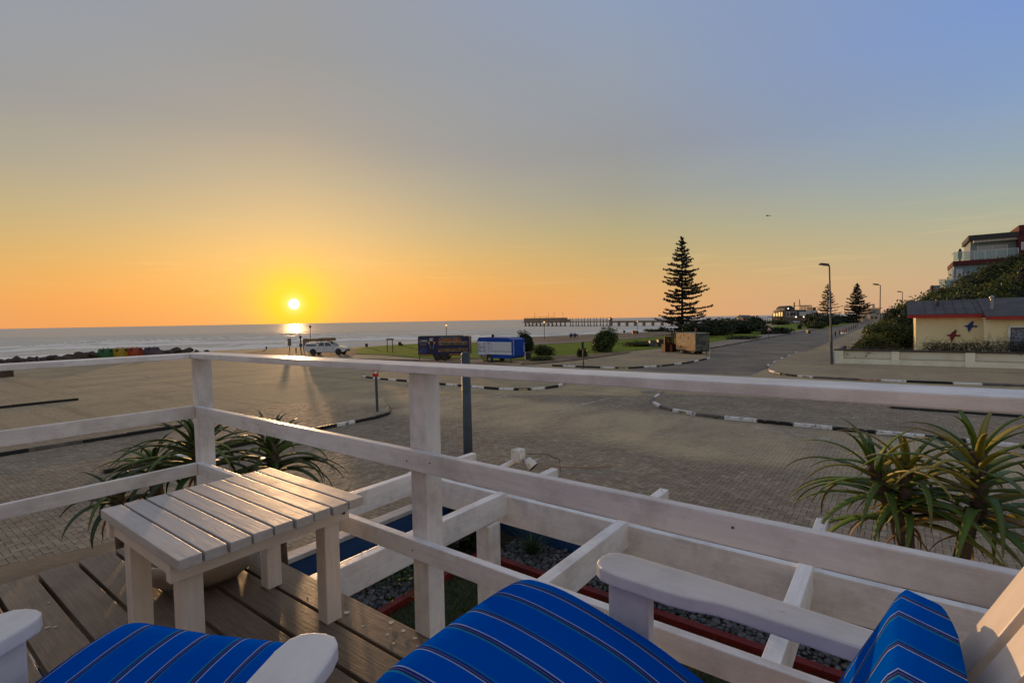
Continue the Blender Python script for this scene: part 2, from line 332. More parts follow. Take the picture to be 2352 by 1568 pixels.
KERBG = M_('kerb_grey', (.17, .15, .13), .7, (.1, .09, .08), 3, bump=.3, bs=25); KERBO = M_('kerb_rust', (.34, .16, .07), .6, (.5, .42, .34), 5, bump=.3, bs=25)
LINEW = M_('road_line', (.56, .53, .49), .6, (.23, .195, .16), 3.5, .42, .58)

# --- ground sheet, cut along the shore
shore = [(-700, 935), (-260, 872), (0, 834), (230, 818), (400, 808), (520, 804), (610, 801), (655, 798.5), (720, 798), (800, 797.5), (860, 794), (960, 789), (1090, 785), (1220, 774), (1320, 769.5), (1420, 765), (1500, 762), (1570, 757), (1640, 752.5), (1700, 749), (1752, 745), (1790, 741), (1850, 735), (1905, 728), (1990, 722.5), (2352, 715.0)]
sp = [G(*p) for p in shore]
poly = [(-150, -60)] + [(p.x, p.y) for p in sp] + [(900, -60)]
g = MB(); g.add([(x, y, 0) for x, y in poly], [tuple(reversed(range(len(poly))))])
ground = struct(g.build('ground', PAVE))
s = MB(); k = len(sp)
outs = []
for i, p in enumerate(sp):
    a = sp[max(i - 1, 0)]; b_ = sp[min(i + 1, k - 1)]; n = Vector((-(b_ - a).y, (b_ - a).x, 0)).normalized()
    outs.append(p + n * 9 + Vector((0, 0, -4.2)))
s.add([p + Vector((0, 0, -.001)) for p in sp] + outs, [(i, i + 1, k + i + 1, k + i) for i in range(k - 1)])
struct(s.build('beach_slope', SANDM))

def sheet(name, pts, z, mt, px=True, n=None):
    P = [G(*p, 0.0) for p in pts] if px else [Vector((p[0], p[1], 0)) for p in pts]
    ar = sum(P[i].x * P[(i + 1) % len(P)].y - P[(i + 1) % len(P)].x * P[i].y for i in range(len(P)))
    if ar < 0: P.reverse()
    m = MB(); m.add([(p.x, p.y, z) for p in P], [tuple(range(len(P)))])
    return struct(m.build(name, mt))
def abp(l): return [(ab(a, b).x, ab(a, b).y) for a, b in l]

# --- sea: a displaced sheet near the shore, flat beyond
def seamat():
    m, nt, b = newmat('sea_water')
    pos = nd(nt, 'ShaderNodeNewGeometry').outputs['Position']
    sep = nd(nt, 'ShaderNodeSeparateXYZ', {0: pos})
    dist = nd(nt, 'ShaderNodeVectorMath', {0: pos}, operation='LENGTH').outputs['Value']
    p1 = nd(nt, 'ShaderNodeMapping', {0: pos, 2: (0, 0, R(14)), 3: (.35, 1, 1)}).outputs[0]
    ph = nd(nt, 'ShaderNodeMapping', {0: pos, 2: (0, 0, R(14)), 3: (.22, 1, 0)}).outputs[0]
    foamn = noise(nt, ph, .13, 9, .68); foamf = noise(nt, ph, .9, 7, .7)
    near = mth(nt, 'SUBTRACT', 1.0, sharp(nt, dist, 110.0, 420.0))
    att = nd(nt, 'ShaderNodeAttribute', attribute_name='foam').outputs['Fac']
    fo = mth(nt, 'ADD', mth(nt, 'MULTIPLY', foamn, .62), mth(nt, 'MULTIPLY', foamf, .38)); fo = mth(nt, 'ADD', fo, mth(nt, 'MULTIPLY', att, .34)); fo = mth(nt, 'ADD', fo, mth(nt, 'MULTIPLY', mth(nt, 'SUBTRACT', near, .5), .05))
    fm = mth(nt, 'MULTIPLY', sharp(nt, fo, .60, .67), mth(nt, 'MAXIMUM', mth(nt, 'MINIMUM', mth(nt, 'MULTIPLY', near, 2.2), 1.0), .28))
    c = mixc(nt, fm, (.085, .07, .05, 1), (.90, .81, .68, 1))
    nt.links.new(c, b.inputs['Base Color']); b.inputs['IOR'].default_value = 1.33; b.inputs['Specular IOR Level'].default_value = .045
    nt.links.new(mth(nt, 'ADD', .14, mth(nt, 'MULTIPLY', fm, .5)), b.inputs['Roughness'])
    # wavelets tilt the surface directly, so that the far water still mirrors the higher sky
    def tilt(v, sc, k): return nd(nt, 'ShaderNodeVectorMath', {0: nd(nt, 'ShaderNodeVectorMath', {0: noise(nt, v, sc, 4, .6, out=1), 1: (.5, .5, .5)}, operation='SUBTRACT').outputs[0], 1: (k, k, 0)}, operation='MULTIPLY').outputs[0]
    va = nd(nt, 'ShaderNodeVectorMath', {0: tilt(p1, .30, .7), 1: tilt(p1, 1.7, .95)}, operation='ADD').outputs[0]
    nn = nd(nt, 'ShaderNodeVectorMath', {0: nd(nt, 'ShaderNodeVectorMath', {0: va, 1: nd(nt, 'ShaderNodeNewGeometry').outputs['Normal']}, operation='ADD').outputs[0]}, operation='NORMALIZE').outputs[0]
    dif = nd(nt, 'ShaderNodeBsdfDiffuse', {'Color': c, 'Normal': nn}); glo = nd(nt, 'ShaderNodeBsdfAnisotropic', {'Color': (1.0, .92, .80, 1), 'Roughness': .48, 'Normal': nn})
    fac = mth(nt, 'MULTIPLY', mth(nt, 'SUBTRACT', 1.0, mth(nt, 'MULTIPLY', fm, .75)), .66)
    nt.links.new(nd(nt, 'ShaderNodeMixShader', {0: fac, 1: dif, 2: glo}).outputs[0], nt.nodes['Material Output'].inputs[0])
    return m
SEA_Z = -2.5
def build_sea():
    ys = [56.0]
    while ys[-1] < 620: ys.append(ys[-1] * 1.0072 + .02)
    ys = np.array(ys); na = 420
    tx = np.linspace(-1.32, 1.05, na)
    Y, T = np.meshgrid(ys, tx, indexing='ij'); X = Y * T
    # rolling breakers, roughly parallel to the shore: broken crests with slanting fronts
    cr, sr = math.cos(R(-13)), math.sin(R(-13)); q = X * sr + Y * cr; w = X * cr - Y * sr
    def vnoise(x, y, seed):
        r = np.random.RandomState(seed); N = 256; t = r.rand(N, N)
        xi = np.floor(x).astype(int); yi = np.floor(y).astype(int); fx = x - xi; fy = y - yi
        fx = fx * fx * (3 - 2 * fx); fy = fy * fy * (3 - 2 * fy)
        a = t[xi % N, yi % N]; b = t[(xi + 1) % N, yi % N]; c = t[xi % N, (yi + 1) % N]; d = t[(xi + 1) % N, (yi + 1) % N]
        return (a * (1 - fx) + b * fx) * (1 - fy) + (c * (1 - fx) + d * fx) * fy
    ph = q / 24.0 + 2.0 * vnoise(w / 80, q / 70, 1) + .6 * vnoise(w / 22, q / 24, 2)
    fr = ph - np.floor(ph); crest = np.exp(-((fr - .5) / .13) ** 2)
    gate = np.clip((vnoise(w / 38, np.floor(ph) * 3.7, 3) - .30) * 2.6, 0, 1)
    amp = np.clip((460 - Y) / 330, 0, 1) * 1.5
    Z = crest * gate * amp + (vnoise(w / 5, q / 2.2, 4) - .5) * .42 * np.clip((500 - Y) / 400, .1, 1) + (vnoise(w / 15, q / 7, 6) - .5) * .45 * np.clip((500 - Y) / 400, .1, 1)
    foam = np.exp(-((fr - .41) / .055) ** 2) * gate + .38 * np.clip(1 - fr / .28, 0, 1) * vnoise(w / 18, q / 14, 9) * 1.5 - .55 * np.exp(-((fr - .55) / .10) ** 2) * gate
    Z *= np.clip((600 - Y) / 120, 0, 1)
    vs = np.stack([X, Y, Z + SEA_Z], -1).reshape(-1, 3); n0 = len(ys)
    idx = np.arange(n0 * na).reshape(n0, na)
    fs = np.stack([idx[:-1, :-1], idx[:-1, 1:], idx[1:, 1:], idx[1:, :-1]], -1).reshape(-1, 4)
    yf = ys[-1]
    far = np.array([(tx[0] * yf, yf, SEA_Z), (tx[-1] * yf, yf, SEA_Z), (60000, 45000, SEA_Z), (-60000, 45000, SEA_Z), (-60000, 56, SEA_Z), (tx[0] * 56, 56, SEA_Z)])
    b = len(vs); me = bpy.data.meshes.new('sea')
    me.from_pydata(np.vstack([vs, far]).tolist(), [], fs.tolist() + [(b, b + 1, b + 2, b + 3), (b + 4, b + 5, b, b + 3)])
    me.polygons.foreach_set('use_smooth', [True] * len(me.polygons))
    at = me.attributes.new('foam', 'FLOAT', 'POINT'); at.data.foreach_set('value', np.concatenate([foam.reshape(-1), np.zeros(6)]).astype(np.float32))
    me.materials.append(seamat()); o = bpy.data.objects.new('sea', me); C.objects.link(o); return struct(o)
build_sea()

# --- flat areas: beach strip, lawns, paths, asphalt road
sheet('sand_strip', [(1150, 800), (1225, 790), (1320, 786), (1440, 779), (1520, 772), (1570, 764), (1660, 758), (1752, 747), (1752, 745.2), (1700, 749.2), (1640, 752.7), (1570, 757.2), (1500, 762.2), (1420, 765.2), (1320, 769.7), (1220, 774.2), (1090, 785.2), (1050, 800)], .03, SANDM)
sheet('promenade_path', [(1150, 797), (1225, 788.5), (1330, 783), (1430, 776.5), (1500, 771.5), (1506, 773.5), (1430, 779), (1330, 786), (1225, 792), (1150, 801)], .06, PAVT)
sheet('lawn_by_sea', [(815, 801), (870, 795), (960, 789.5), (1050, 787), (1110, 789), (1110, 824), (960, 822), (880, 815), (815, 813)], .05, GRASS)
sheet('lawn', [(1110, 805), (1225, 793), (1330, 787), (1430, 780), (1520, 773.5), (1570, 766), (1660, 760), (1752, 752), (1820, 744), (1880, 738), (1955, 735), (1950, 744), (1880, 756), (1780, 772), (1700, 782), (1640, 790.5), (1560, 795), (1390, 812), (1290, 822), (1225, 826), (1110, 830)], .05, GRASS)
sheet('dirt_verge', [(1195, 838), (1215, 822), (1300, 817), (1380, 812), (1450, 806), (1445, 812), (1380, 820), (1320, 828), (1255, 834)], .07, DUST)
sheet('beach_access', [(560, 812), (600, 803), (655, 799), (720, 799), (790, 799), (815, 801), (815, 813), (800, 822), (640, 822)], .02, DUST)
road = sheet('asphalt_road', abp([(8, 37.4), (8, 60), (8, 120), (8, 260), (15, 420), (20, 420), (18.4, 200), (18.4, 98), (18.6, 66), (14.6, 51.5), (17.2, 38), (16.6, 37.4)]), .006, ASPH, px=False)
sheet('parking_lane', [(815, 824), (960, 826), (1110, 832), (1300, 848), (1180, 850), (960, 836), (800, 829)], .008, ASPH)

def kerb(parent, pts, pat, h=.13, w=.14, L=1.0, gap=.012, z=0.0):
    """kerb stones one by one along a line of ground points, painted in turn"""
    pts = [Vector((p[0], p[1], 0)) for p in pts]; acc = 0.0; i = 0
    seg = [(pts[j], pts[j + 1]) for j in range(len(pts) - 1)]
    path = []
    for a, b in seg:
        n = max(2, int((b - a).length / .05)); path += [a.lerp(b, t / n) for t in range(n)]
    path.append(pts[-1]); cum = [0.0]
    for a, b in zip(path, path[1:]): cum.append(cum[-1] + (b - a).length)
    def at(d):
        j = min(range(len(cum)), key=lambda q: abs(cum[q] - d)); return path[j]
    d = 0.0
    while d < cum[-1] - .2:
        l = L * random.uniform(.85, 1.12); a, b = at(d + gap / 2), at(min(d + l - gap / 2, cum[-1]))
        mt = pat[i % len(pat)]; hh = h * random.uniform(.93, 1.05)
        if (b - a).length > .1:
            M, LL = frame(a, b); m = MB().box((0, 0, hh / 2 + z), (LL, w * random.uniform(.95, 1.05), hh)); m.build('kerb_stone', mt, parent, M, .02, seg=1)
        d += l; i += 1

def island(name, abpoly, kerbline, pat, h=.12, mt=None, L=1.0):
    p = abp(abpoly); m = MB().prism(p, 0.0, h); o = struct(m.build(name, mt or PAVE_I))
    if kerbline: kerb(o, [ab(a, b) for a, b in kerbline], pat, h + .02, L=L)
    return p
BW = [KERBK, KERBW]; BBW = [KERBK, KERBK, KERBW]
def arc(c, r, a0, a1, n=7): return [(c[0] + r * math.cos(R(a0 + (a1 - a0) * i / n)), c[1] + r * math.sin(R(a0 + (a1 - a0) * i / n))) for i in range(n + 1)]
ISL = []
e1 = [(17.65, 4.4), (17.65, 8), (17.65, 11), (17.65, 13.9), (17.9, 14.6), (18.4, 15.1), (19.2, 15.7)]
ISL.append((island('traffic_island', e1 + [(22, 17.5), (26, 18.4), (34, 19.3), (34, 9.5), (34, -14), (23, -14), (23, 8.7), (18.4, 4.6)], e1, [KERBK, KERBK, KERBW, KERBK, KERBK, KERBG]), .12))
kerb(bpy.data.objects['traffic_island'], [ab(23, b) for b in (-8, 0, 4, 8.7)], [KERBK, KERBK, KERBK, KERBK, KERBG], .14, L=1.3)
island('corner_island', [(36.9, -12), (36.9, 8.2), (40, 8.4), (48, 9.4), (60, 10), (60, -12)], [(36.9, -4), (36.9, 8.2)], [KERBK])
e3 = [(33, 24.6), (32, 23.7), (30, 23.4), (24, 23.4), (18.5, 23.4), (17.2, 23.9), (16.5, 24.9), (16.3, 26.2), (16.7, 27.5)]
ISL.append((island('long_island', e3 + [(18, 28.4), (30, 28.6), (33, 27.5)], e3, BW), .12))
e4 = [(9.9, 26.6), (9.8, 25.0), (9.3, 23.4), (8.4, 22.2), (7.3, 21.45), (6.0, 21.15), (2, 21.15), (-4, 21.2), (-9, 21.25)]
ISL.append((island('side_island', e4 + [(-9, 30), (6, 30), (9, 28.4)], e4, [KERBG, KERBW, KERBG, KERBW, KERBG, KERBW, KERBG, KERBW] + [KERBK, KERBW] * 14, L=1.15), .12))
island('raised_strip', [(0.3, 26.5), (-9, 26.6), (-9, 29.6), (-2, 29.6)], [(0.2, 26.45), (-9, 26.55)], [KERBK], h=.2)
e5 = [(8.6, 62), (8.5, 52), (8.3, 45), (7.4, 41), (6.2, 38.7), (4.7, 37.8), (2, 37.7), (-3, 38.1), (-9, 39)]
island('corner_pavement', e5 + [(-9, 49), (4, 48.6), (5.6, 62)], e5, [KERBW, KERBG, KERBG, KERBO, KERBW, KERBK, KERBK], L=1.2)
e6 = [(24, 37.6), (20, 37.7), (17.4, 38.2), (15.6, 41), (14.7, 45), (14.45, 49), (14.5, 51.3), (15.2, 52)]
island('plaza_pavement', e6 + [(18.8, 66.3), (22.6, 66.5), (24, 60)], e6, [KERBK, KERBW, KERBK], L=1.2)
e7 = [(18.8, 66.3), (18.7, 80), (18.4, 98), (18.1, 130), (18.0, 170)]
island('roadside_pavement', e7 + [(19.6, 170), (21.4, 130), (22.3, 98), (22.6, 66.5)], e7, [KERBK, KERBK, KERBG], h=.13, L=2.0, mt=PAVT)
kerb(struct(MB().prism([(p[0], p[1]) for p in [G(800, 826), G(960, 828.5), G(960, 828), G(800, 825.5)]], 0, .1).build('lane_kerb', KERBG)), [G(800, 826), G(880, 827), G(960, 829)], [KERBG], .14, L=2)

# --- painted lines and covers
def line(a, b, w=.1, name='painted_line', z=.008, n=None):
    a, b = G(*a), G(*b); M, L = frame(a, b); m = MB().box((0, 0, 0), (L, w, .004)); M.translation.z = z
    return struct(m.build(name, LINEW, None, M))
for a, b in [((1003, 918), (1068, 908)), ((1100, 922), (1185, 904)), ((1000, 945), (1058, 935)), ((1268, 946), (1400, 914)), ((240, 886), (330, 879)), ((500, 893), (640, 885)), ((750, 920), (1000, 895)), ((120, 882), (155, 911)), ((330, 862), (350, 868)), ((900, 868), (1010, 852)), ((1215, 1062), (1250, 1050)), ((860, 872), (960, 856)), ((2290, 970), (2352, 982)), ((575, 853), (605, 850))]:
    line(a, b, .09, z=.014)
for i in range(11):                                    # worn broken line in the carriageway
    a = G(1735 + i * 17, 984 + i * 2.6); M, L = frame(a, a + EA * -.32); M.translation.z = .014
    struct(MB().box((0, 0, 0), (.3, .07, .004)).build('painted_line', LINEW, None, M))
p = G(1446, 876 + 22); m = MB().lathe([(.42, 0), (.42, .012), (.30, .016), (.0, .016)], (0, 0, 0), 20)
MET = M_('iron_cover', (.20, .19, .18), .5, (.10, .095, .09), 6, metal=.4)
for u, v in ((1490, 899.5),):
    tag(m.build('manhole_cover', MET, None, Matrix.Translation(G(u, v, .006))), 'round grey iron manhole cover in the road beside the striped kerb tip', 'manhole')

# --- pavers one by one
def pip(x, y, poly):
    c = False; n = len(poly); j = n - 1
    for i in range(n):
        xi, yi = poly[i]; xj, yj = poly[j]
        if (yi > y) != (yj > y) and x < (xj - xi) * (y - yi) / (yj - yi) + xi: c = not c
        j = i
    return c
def zig(t): t = t - math.floor(t); return 4 * abs(t - .5) - 1
def build_pavers():
    Wd = .112; A0, A1, B0, B1 = -10, 25, -8, 29
    V = []; Fc = []; near = []; base = 0
    rel_h = .030
    def cell(a0, b0, a1, b1, zz, gapm, fine):
        g = gapm; pts = []
        if fine:
            L = [(a0, b0, a1, b0), (a1, b0, a1, b1), (a1, b1, a0, b1), (a0, b1, a0, b0)]
            for x0, y0, x1, y1 in L:
                n = int(round((abs(x1 - x0) + abs(y1 - y0)) * 2))
                for t in range(n):
                    pts.append((x0 + (x1 - x0) * t / n, y0 + (y1 - y0) * t / n))
        else: pts = [(a0, b0), (a1, b0), (a1, b1), (a0, b1)]
        ca, cb = (a0 + a1) / 2, (b0 + b1) / 2; out = []
        for x, y in pts:
            sx = (x - ca); sy = (y - cb); hx, hy = (a1 - a0) / 2, (b1 - b0) / 2
            x2 = ca + sx * (1 - g / hx); y2 = cb + sy * (1 - g / hy)
            if fine: x2 += .15 * zig(y + .25); y2 += .15 * zig(x + .25)
            out.append((x2 * Wd, y2 * Wd))
        return out
    for i in range(int(A0 / Wd), int(A1 / Wd)):
        for j in range(int(B0 / Wd), int(B1 / Wd)):
            k = (i - j) % 4
            if k == 0: a0, b0, a1, b1 = i, j, i + 2, j + 1
            elif k == 3: a0, b0, a1, b1 = i, j, i + 1, j + 2
            else: continue
            a, b = (a0 + a1) / 2 * Wd, (b0 + b1) / 2 * Wd
            if a < 7.0 and b < 7.8: continue
            q = ab(a, b); d = math.hypot(q.x, q.y)
            if d > 27.5 or q.y < 3: continue
            if abs(q.x) > q.y * 1.06: continue
            u, v, _ = PJ(q)
            if v > 1420: continue
            zz = 0.0
            for pl, h in ISL:
                if pip(q.x, q.y, pl): zz = h; break
            fine = d < 17.5
            out = cell(a0, b0, a1, b1, zz, .042 if fine else .035, fine)
            zt = zz + .0145 + random.uniform(-.0025, .0025) + (0 if fine else -.004); zb = zz - .001
            tilt = (random.uniform(-.012, .012), random.uniform(-.012, .012))
            n = len(out); top = []; bot = []
            for x, y in out:
                p = ab(x, y); top.append((p.x, p.y, zt + (x - a) * tilt[0] + (y - b) * tilt[1])); bot.append((p.x, p.y, zb))
            vis = (-20 < u < 310 and 1120 < v < 1330 and v < 1340 - .27 * u) or (1640 < u < 2352 and v > 1100 and v < 1120 + (u - 1640) * .29)
            if vis: near.append((d, top, bot))
            else:
                V += top + bot; Fc.append(tuple(range(base, base + n)))
                Fc += [(base + t, base + n + t, base + n + (t + 1) % n, base + (t + 1) % n) for t in range(n)]
                base += 2 * n
    near.sort(key=lambda t: t[0])
    for d, top, bot in near[:300]:
        n = len(top); m = MB(); m.add(top + bot, [tuple(range(n))] + [(t, n + t, n + (t + 1) % n, (t + 1) % n) for t in range(n)])
        m.build('paver', PAVER, ground)
    for d, top, bot in near[300:]:
        n = len(top); V += top + bot; Fc.append(tuple(range(base, base + n)))
        Fc += [(base + t, base + n + t, base + n + (t + 1) % n, base + (t + 1) % n) for t in range(n)]; base += 2 * n
    me = bpy.data.meshes.new('paver_field'); me.from_pydata(V, [], Fc); me.materials.append(PAVER)
    o = bpy.data.objects.new('paver_field', me); C.objects.link(o); attach(o, ground); o['kind'] = 'stuff'
    print('pavers', len(near), len(Fc))
build_pavers()
JOINT = M_('joint_sand', (.085, .065, .048), .9, (.13, .10, .072), 4)
sheet('paver_bed', [(27.2 * math.sin(R(t_)), 27.2 * math.cos(R(t_))) for t_ in np.linspace(-46.5, 46.5, 40)] + [(8.5, 8.3)] + abp([(-2, 7.8), (7, 7.8), (7, 1.5)]) + [(-7.6, 7.4)], .003, JOINT, px=False)
sheet('sand_strip_by_deck', [(-200, 1350), (0, 1303), (300, 1236), (420, 1240), (420, 1330), (0, 1420), (-200, 1440)], .02, DUST)
hw = MB(); hw.box((0, 0, 0), (9.6, .25, 6.2)); struct(hw.build('unseen_house_wall', M_('house_plaster', (.44, .44, .45), .8, (.39, .39, .40), 1.0), None, Matrix.Translation(ab(-1.5, -1.62, 3.1)) @ Matrix.Rotation(ROT_A, 4, 'Z')))  # unseen house wall behind the viewer, added to shade the rail fronts

# ================================================================== FOREGROUND: deck, railing, pergola, furniture
deck = struct(bpy.data.objects.new('deck', None)); C.objects.link(deck); deck.matrix_basis = Matrix.Translation(ab(1.2, .5, ZD))
for i in range(-7, 7):
    b0 = .230 + .15 * i; w = .134 if i < 6 else .136
    a1 = 3.25 + random.uniform(-.006, .006)
    board('plank', deck, ab(-1.6, b0 + .075, ZD - .02 + random.uniform(-.0015, .0015)), ab(a1, b0 + .075, ZD - .02 + random.uniform(-.0015, .0015)), w, .04, DECKW, .004)
for a in (-1.0, 0.0, 1.0, 2.0, 3.1): board('joist', deck, ab(a, -.9, ZD - .125), ab(a, 1.262, ZD - .125), .05, .165, DARKW, 0)
board('fascia', deck, ab(3.275, -.9, ZD - .11), ab(3.275, 1.26, ZD - .11), .022, .14, DECKW, .003)

rail = thing('deck_railing', 'white painted timber railing around the deck corner with three rails', 'railing', ab(3.29, 1.3, ZD))
def post(a, b, w=.08, h0=-.25, h1=.970):
    board('post', rail, ab(a + w / 2, b + w / 2, ZD + h0), ab(a + w / 2, b + w / 2, ZD + h1), w, w, WHITE, .004, up=EA)
post(1.356, 1.268); post(3.25, 1.268); post(-.55, 1.268); post(3.25, -.62)
def arail(h, t, w, b, a0=-1.2, a1=3.216): return board('rail', rail, ab(a0, b, ZD + h - t / 2), ab(a1, b, ZD + h - t / 2), w, t, WHITE, .0035)
def brail(h, t, w, a, b0=-1.2, b1=1.266): return board('rail', rail, ab(a, b0, ZD + h - t / 2), ab(a, b1, ZD + h - t / 2), w, t, WHITE, .0035)
arail(.695, .072, .031, 1.2515, a1=3.232); arail(.367, .07, .031, 1.2515, a1=3.232)
brail(.70, .072, .031, 3.2335, b1=1.235); brail(.367, .07, .031, 3.2335, b1=1.235)
board('top_rail', rail, ab(-1.2, 1.287, ZD + 1.0), ab(3.352, 1.287, ZD + .985), .13, .028, WHITE, .0035)
board('top_rail', rail, ab(3.285, -1.2, ZD + .984), ab(3.285, 1.2205, ZD + .984), .13, .028, WHITE, .0035)
SCREW = M_('screw_rust', (.09, .045, .025), .6, metal=.3)
for a, b, h in [(1.30, 1.2355, .665), (1.42, 1.2355, .655), (1.40, 1.2355, .33), (.3, 1.2355, .67), (2.5, 1.2355, .668)]:
    MB().lathe([(.0028, 0), (.0028, .0015), (0, .0015)], n=8).build('screw', SCREW, rail, Matrix.Translation(ab(a, b, ZD + h)) @ Matrix.Rotation(ROT_B + math.pi, 4, 'Z') @ Matrix.Rotation(R(90), 4, 'Y'))

# --- pergola over the little garden
per = thing('pergola', 'white painted pergola beams over the front garden below the deck', 'pergola', ab(2.27, 2.74, 0))
for a in (3.17, 2.272, 1.337, .352, -.62, -1.55): board('cross_beam', per, ab(a, 1.30, ZD - .165), ab(a, 3.58, ZD - .165), .064, .165, WHITE, .004)
board('main_beam', per, ab(-3.0, 2.905, ZD - .218), ab(3.30, 2.905, ZD - .218), .05, .21, WHITE, .004)
def ppost(a, b): board('post', per, ab(a, b, 0), ab(a, b, ZD - .253), .12, .12, WHITE, .005, up=EA)
ppost(2.272, 2.70); ppost(-1.55, 2.70)
ENDW = M_('screw_dot', (.05, .045, .04), .6)
for a in (3.17, 2.272, 1.337, .352):
    for b in (3.50, 3.54, 2.96): MB().lathe([(.0035, 0), (.0035, .002), (0, .002)], n=8).build('screw', ENDW, per, Matrix.Translation(ab(a + random.uniform(-.015, .015), b, ZD - .0825)))

# --- outdoor fittings on the pergola
lf = thing('security_light', 'white outdoor junction box with a swivel spotlight at the end of the pergola beams', 'light', ab(2.56, 3.46, ZD + .03))
LW = M_('aged_white_plastic', (.70, .68, .62), .45, (.42, .35, .26), 12, .52, .66)
board('bracket', lf, ab(2.62, 3.0, ZD - .088), ab(2.58, 3.47, ZD - .03), .03, .03, WHITE, .002)
MB().box((0, 0, 0), (.085, .10, .105)).build('junction_box', LW, lf, Matrix.Translation(ab(2.555, 3.45, ZD + .015)) @ Matrix.Rotation(ROT_A, 4, 'Z'), .01)
MB().lathe([(.036, 0), (.036, .008), (.02, .012), (0, .012)], n=18).build('box_cover', LW, lf, Matrix.Translation(ab(2.509, 3.435, ZD + .01)) @ Matrix.Rotation(ROT_A + math.pi, 4, 'Z') @ Matrix.Rotation(R(90), 4, 'Y'), smooth=False)
MB().tube([ab(2.505, 3.43, ZD - .01), ab(2.47, 3.43, ZD - .02), ab(2.455, 3.435, ZD - .02)], .012, 8).build('swivel_arm', STEEL, lf)
c0 = ab(2.46, 3.44, ZD - .005); c1 = ab(2.40, 3.45, ZD - .062)
MB().tube([c0, c0.lerp(c1, .08), c0.lerp(c1, .7), c1], [.024, .032, .042, .043], 16).build('spotlight', LW, lf, smooth=False)
MB().tube([c1, c1 + (c1 - c0) * .06], [.045, .045], 16).build('lamp_rim', BLACK, lf)
MB().tube([ab(2.50, 3.50, ZD + .02), ab(2.38, 3.60, ZD + .02), ab(2.25, 3.62, ZD - .02), ab(2.20, 3.55, ZD - .10)], .0026, 6).build('cable', BLACK, lf)
sb = thing('socket_box', 'yellowed weatherproof socket box hung under the pergola beam end', 'socket', ab(2.98, 2.84, ZD - .33))
MB().box((0, 0, 0), (.10, .055, .12)).build('housing', M_('yellowed_plastic', (.55, .45, .22), .5, (.6, .56, .48), 14), sb, Matrix.Translation(ab(2.98, 2.835, ZD - .325)) @ Matrix.Rotation(ROT_A, 4, 'Z'), .008)
MB().box((0, 0, 0), (.11, .07, .02)).build('hood', LW, sb, Matrix.Translation(ab(2.98, 2.825, ZD - .262)) @ Matrix.Rotation(ROT_A, 4, 'Z'), .006)
MB().lathe([(.03, 0), (.03, .01), (.024, .014), (0, .012)], n=16).build('socket', LW, sb, Matrix.Translation(ab(2.985, 2.807, ZD - .33)) @ Matrix.Rotation(ROT_B + math.pi, 4, 'Z') @ Matrix.Rotation(R(90), 4, 'Y'))

# --- table
tb = thing('side_table', 'low white slatted wooden table with worn paint at the deck corner', 'table', ab(1.95, .87, ZD))
TA0, TA1, TB0, TB1, TH_ = 1.612, 2.305, .553, 1.192, .50
n = 9; sw = (TB1 - TB0) / n
for i in range(n):
    b = TB0 + sw * (i + .5); j = random.uniform(-.004, .004)
    board('slat', tb, ab(TA0 + j, b, ZD + TH_ - .016 + random.uniform(-.0012, .0012)), ab(TA1 + j, b, ZD + TH_ - .016), sw - .008, .032, TABLEW, .0028, seg=2)
for a in (1.735, 2.18):
    for b in (.605, 1.095): board('leg', tb, ab(a + .032, b + .032, ZD + .001), ab(a + .032, b + .032, ZD + TH_ - .034), .064, .062, LEGW, .004, up=EA)
board('apron', tb, ab(1.7145, .565, ZD + TH_ - .066), ab(1.7145, 1.18, ZD + TH_ - .066), .034, .066, LEGW, .003)
board('apron', tb, ab(2.263, .565, ZD + TH_ - .066), ab(2.263, 1.18, ZD + TH_ - .066), .034, .066, LEGW, .003)
for b in (.588, 1.175): board('apron', tb, ab(1.733, b, ZD + TH_ - .062), ab(2.245, b, ZD + TH_ - .062), .022, .055, LEGW, .003)
MB().lathe([(.007, 0), (.007, .002), (0, .002)], n=10).build('screw', SCREW, tb, Matrix.Translation(ab(1.6965, 1.155, ZD + TH_ - .07)) @ Matrix.Rotation(ROT_A + math.pi, 4, 'Z') @ Matrix.Rotation(R(90), 4, 'Y'))

# --- bowl planter behind the table
BOWL = M_('bowl_glaze', (.42, .37, .31), .3, (.28, .235, .19), 3, bump=.1, bs=6)
bw = thing('planter_bowl', 'wide shallow pale ceramic planter bowl standing behind the slatted table', 'planter', ab(2.585, 1.0, ZD))
MB().lathe([(.12, 0), (.19, .012), (.235, .05), (.262, .10), (.272, .15), (.262, .152), (.25, .11), (.2, .08), (0, .08)], n=40).build('bowl', BOWL, bw, Matrix.Translation(ab(2.585, 1.0, ZD + .001)), smooth=True)
MB().lathe([(.252, 0), (.252, .012), (.12, .03), (0, .034)], n=30).build('soil', DUST, bw, Matrix.Translation(ab(2.585, 1.0, ZD + .10)))

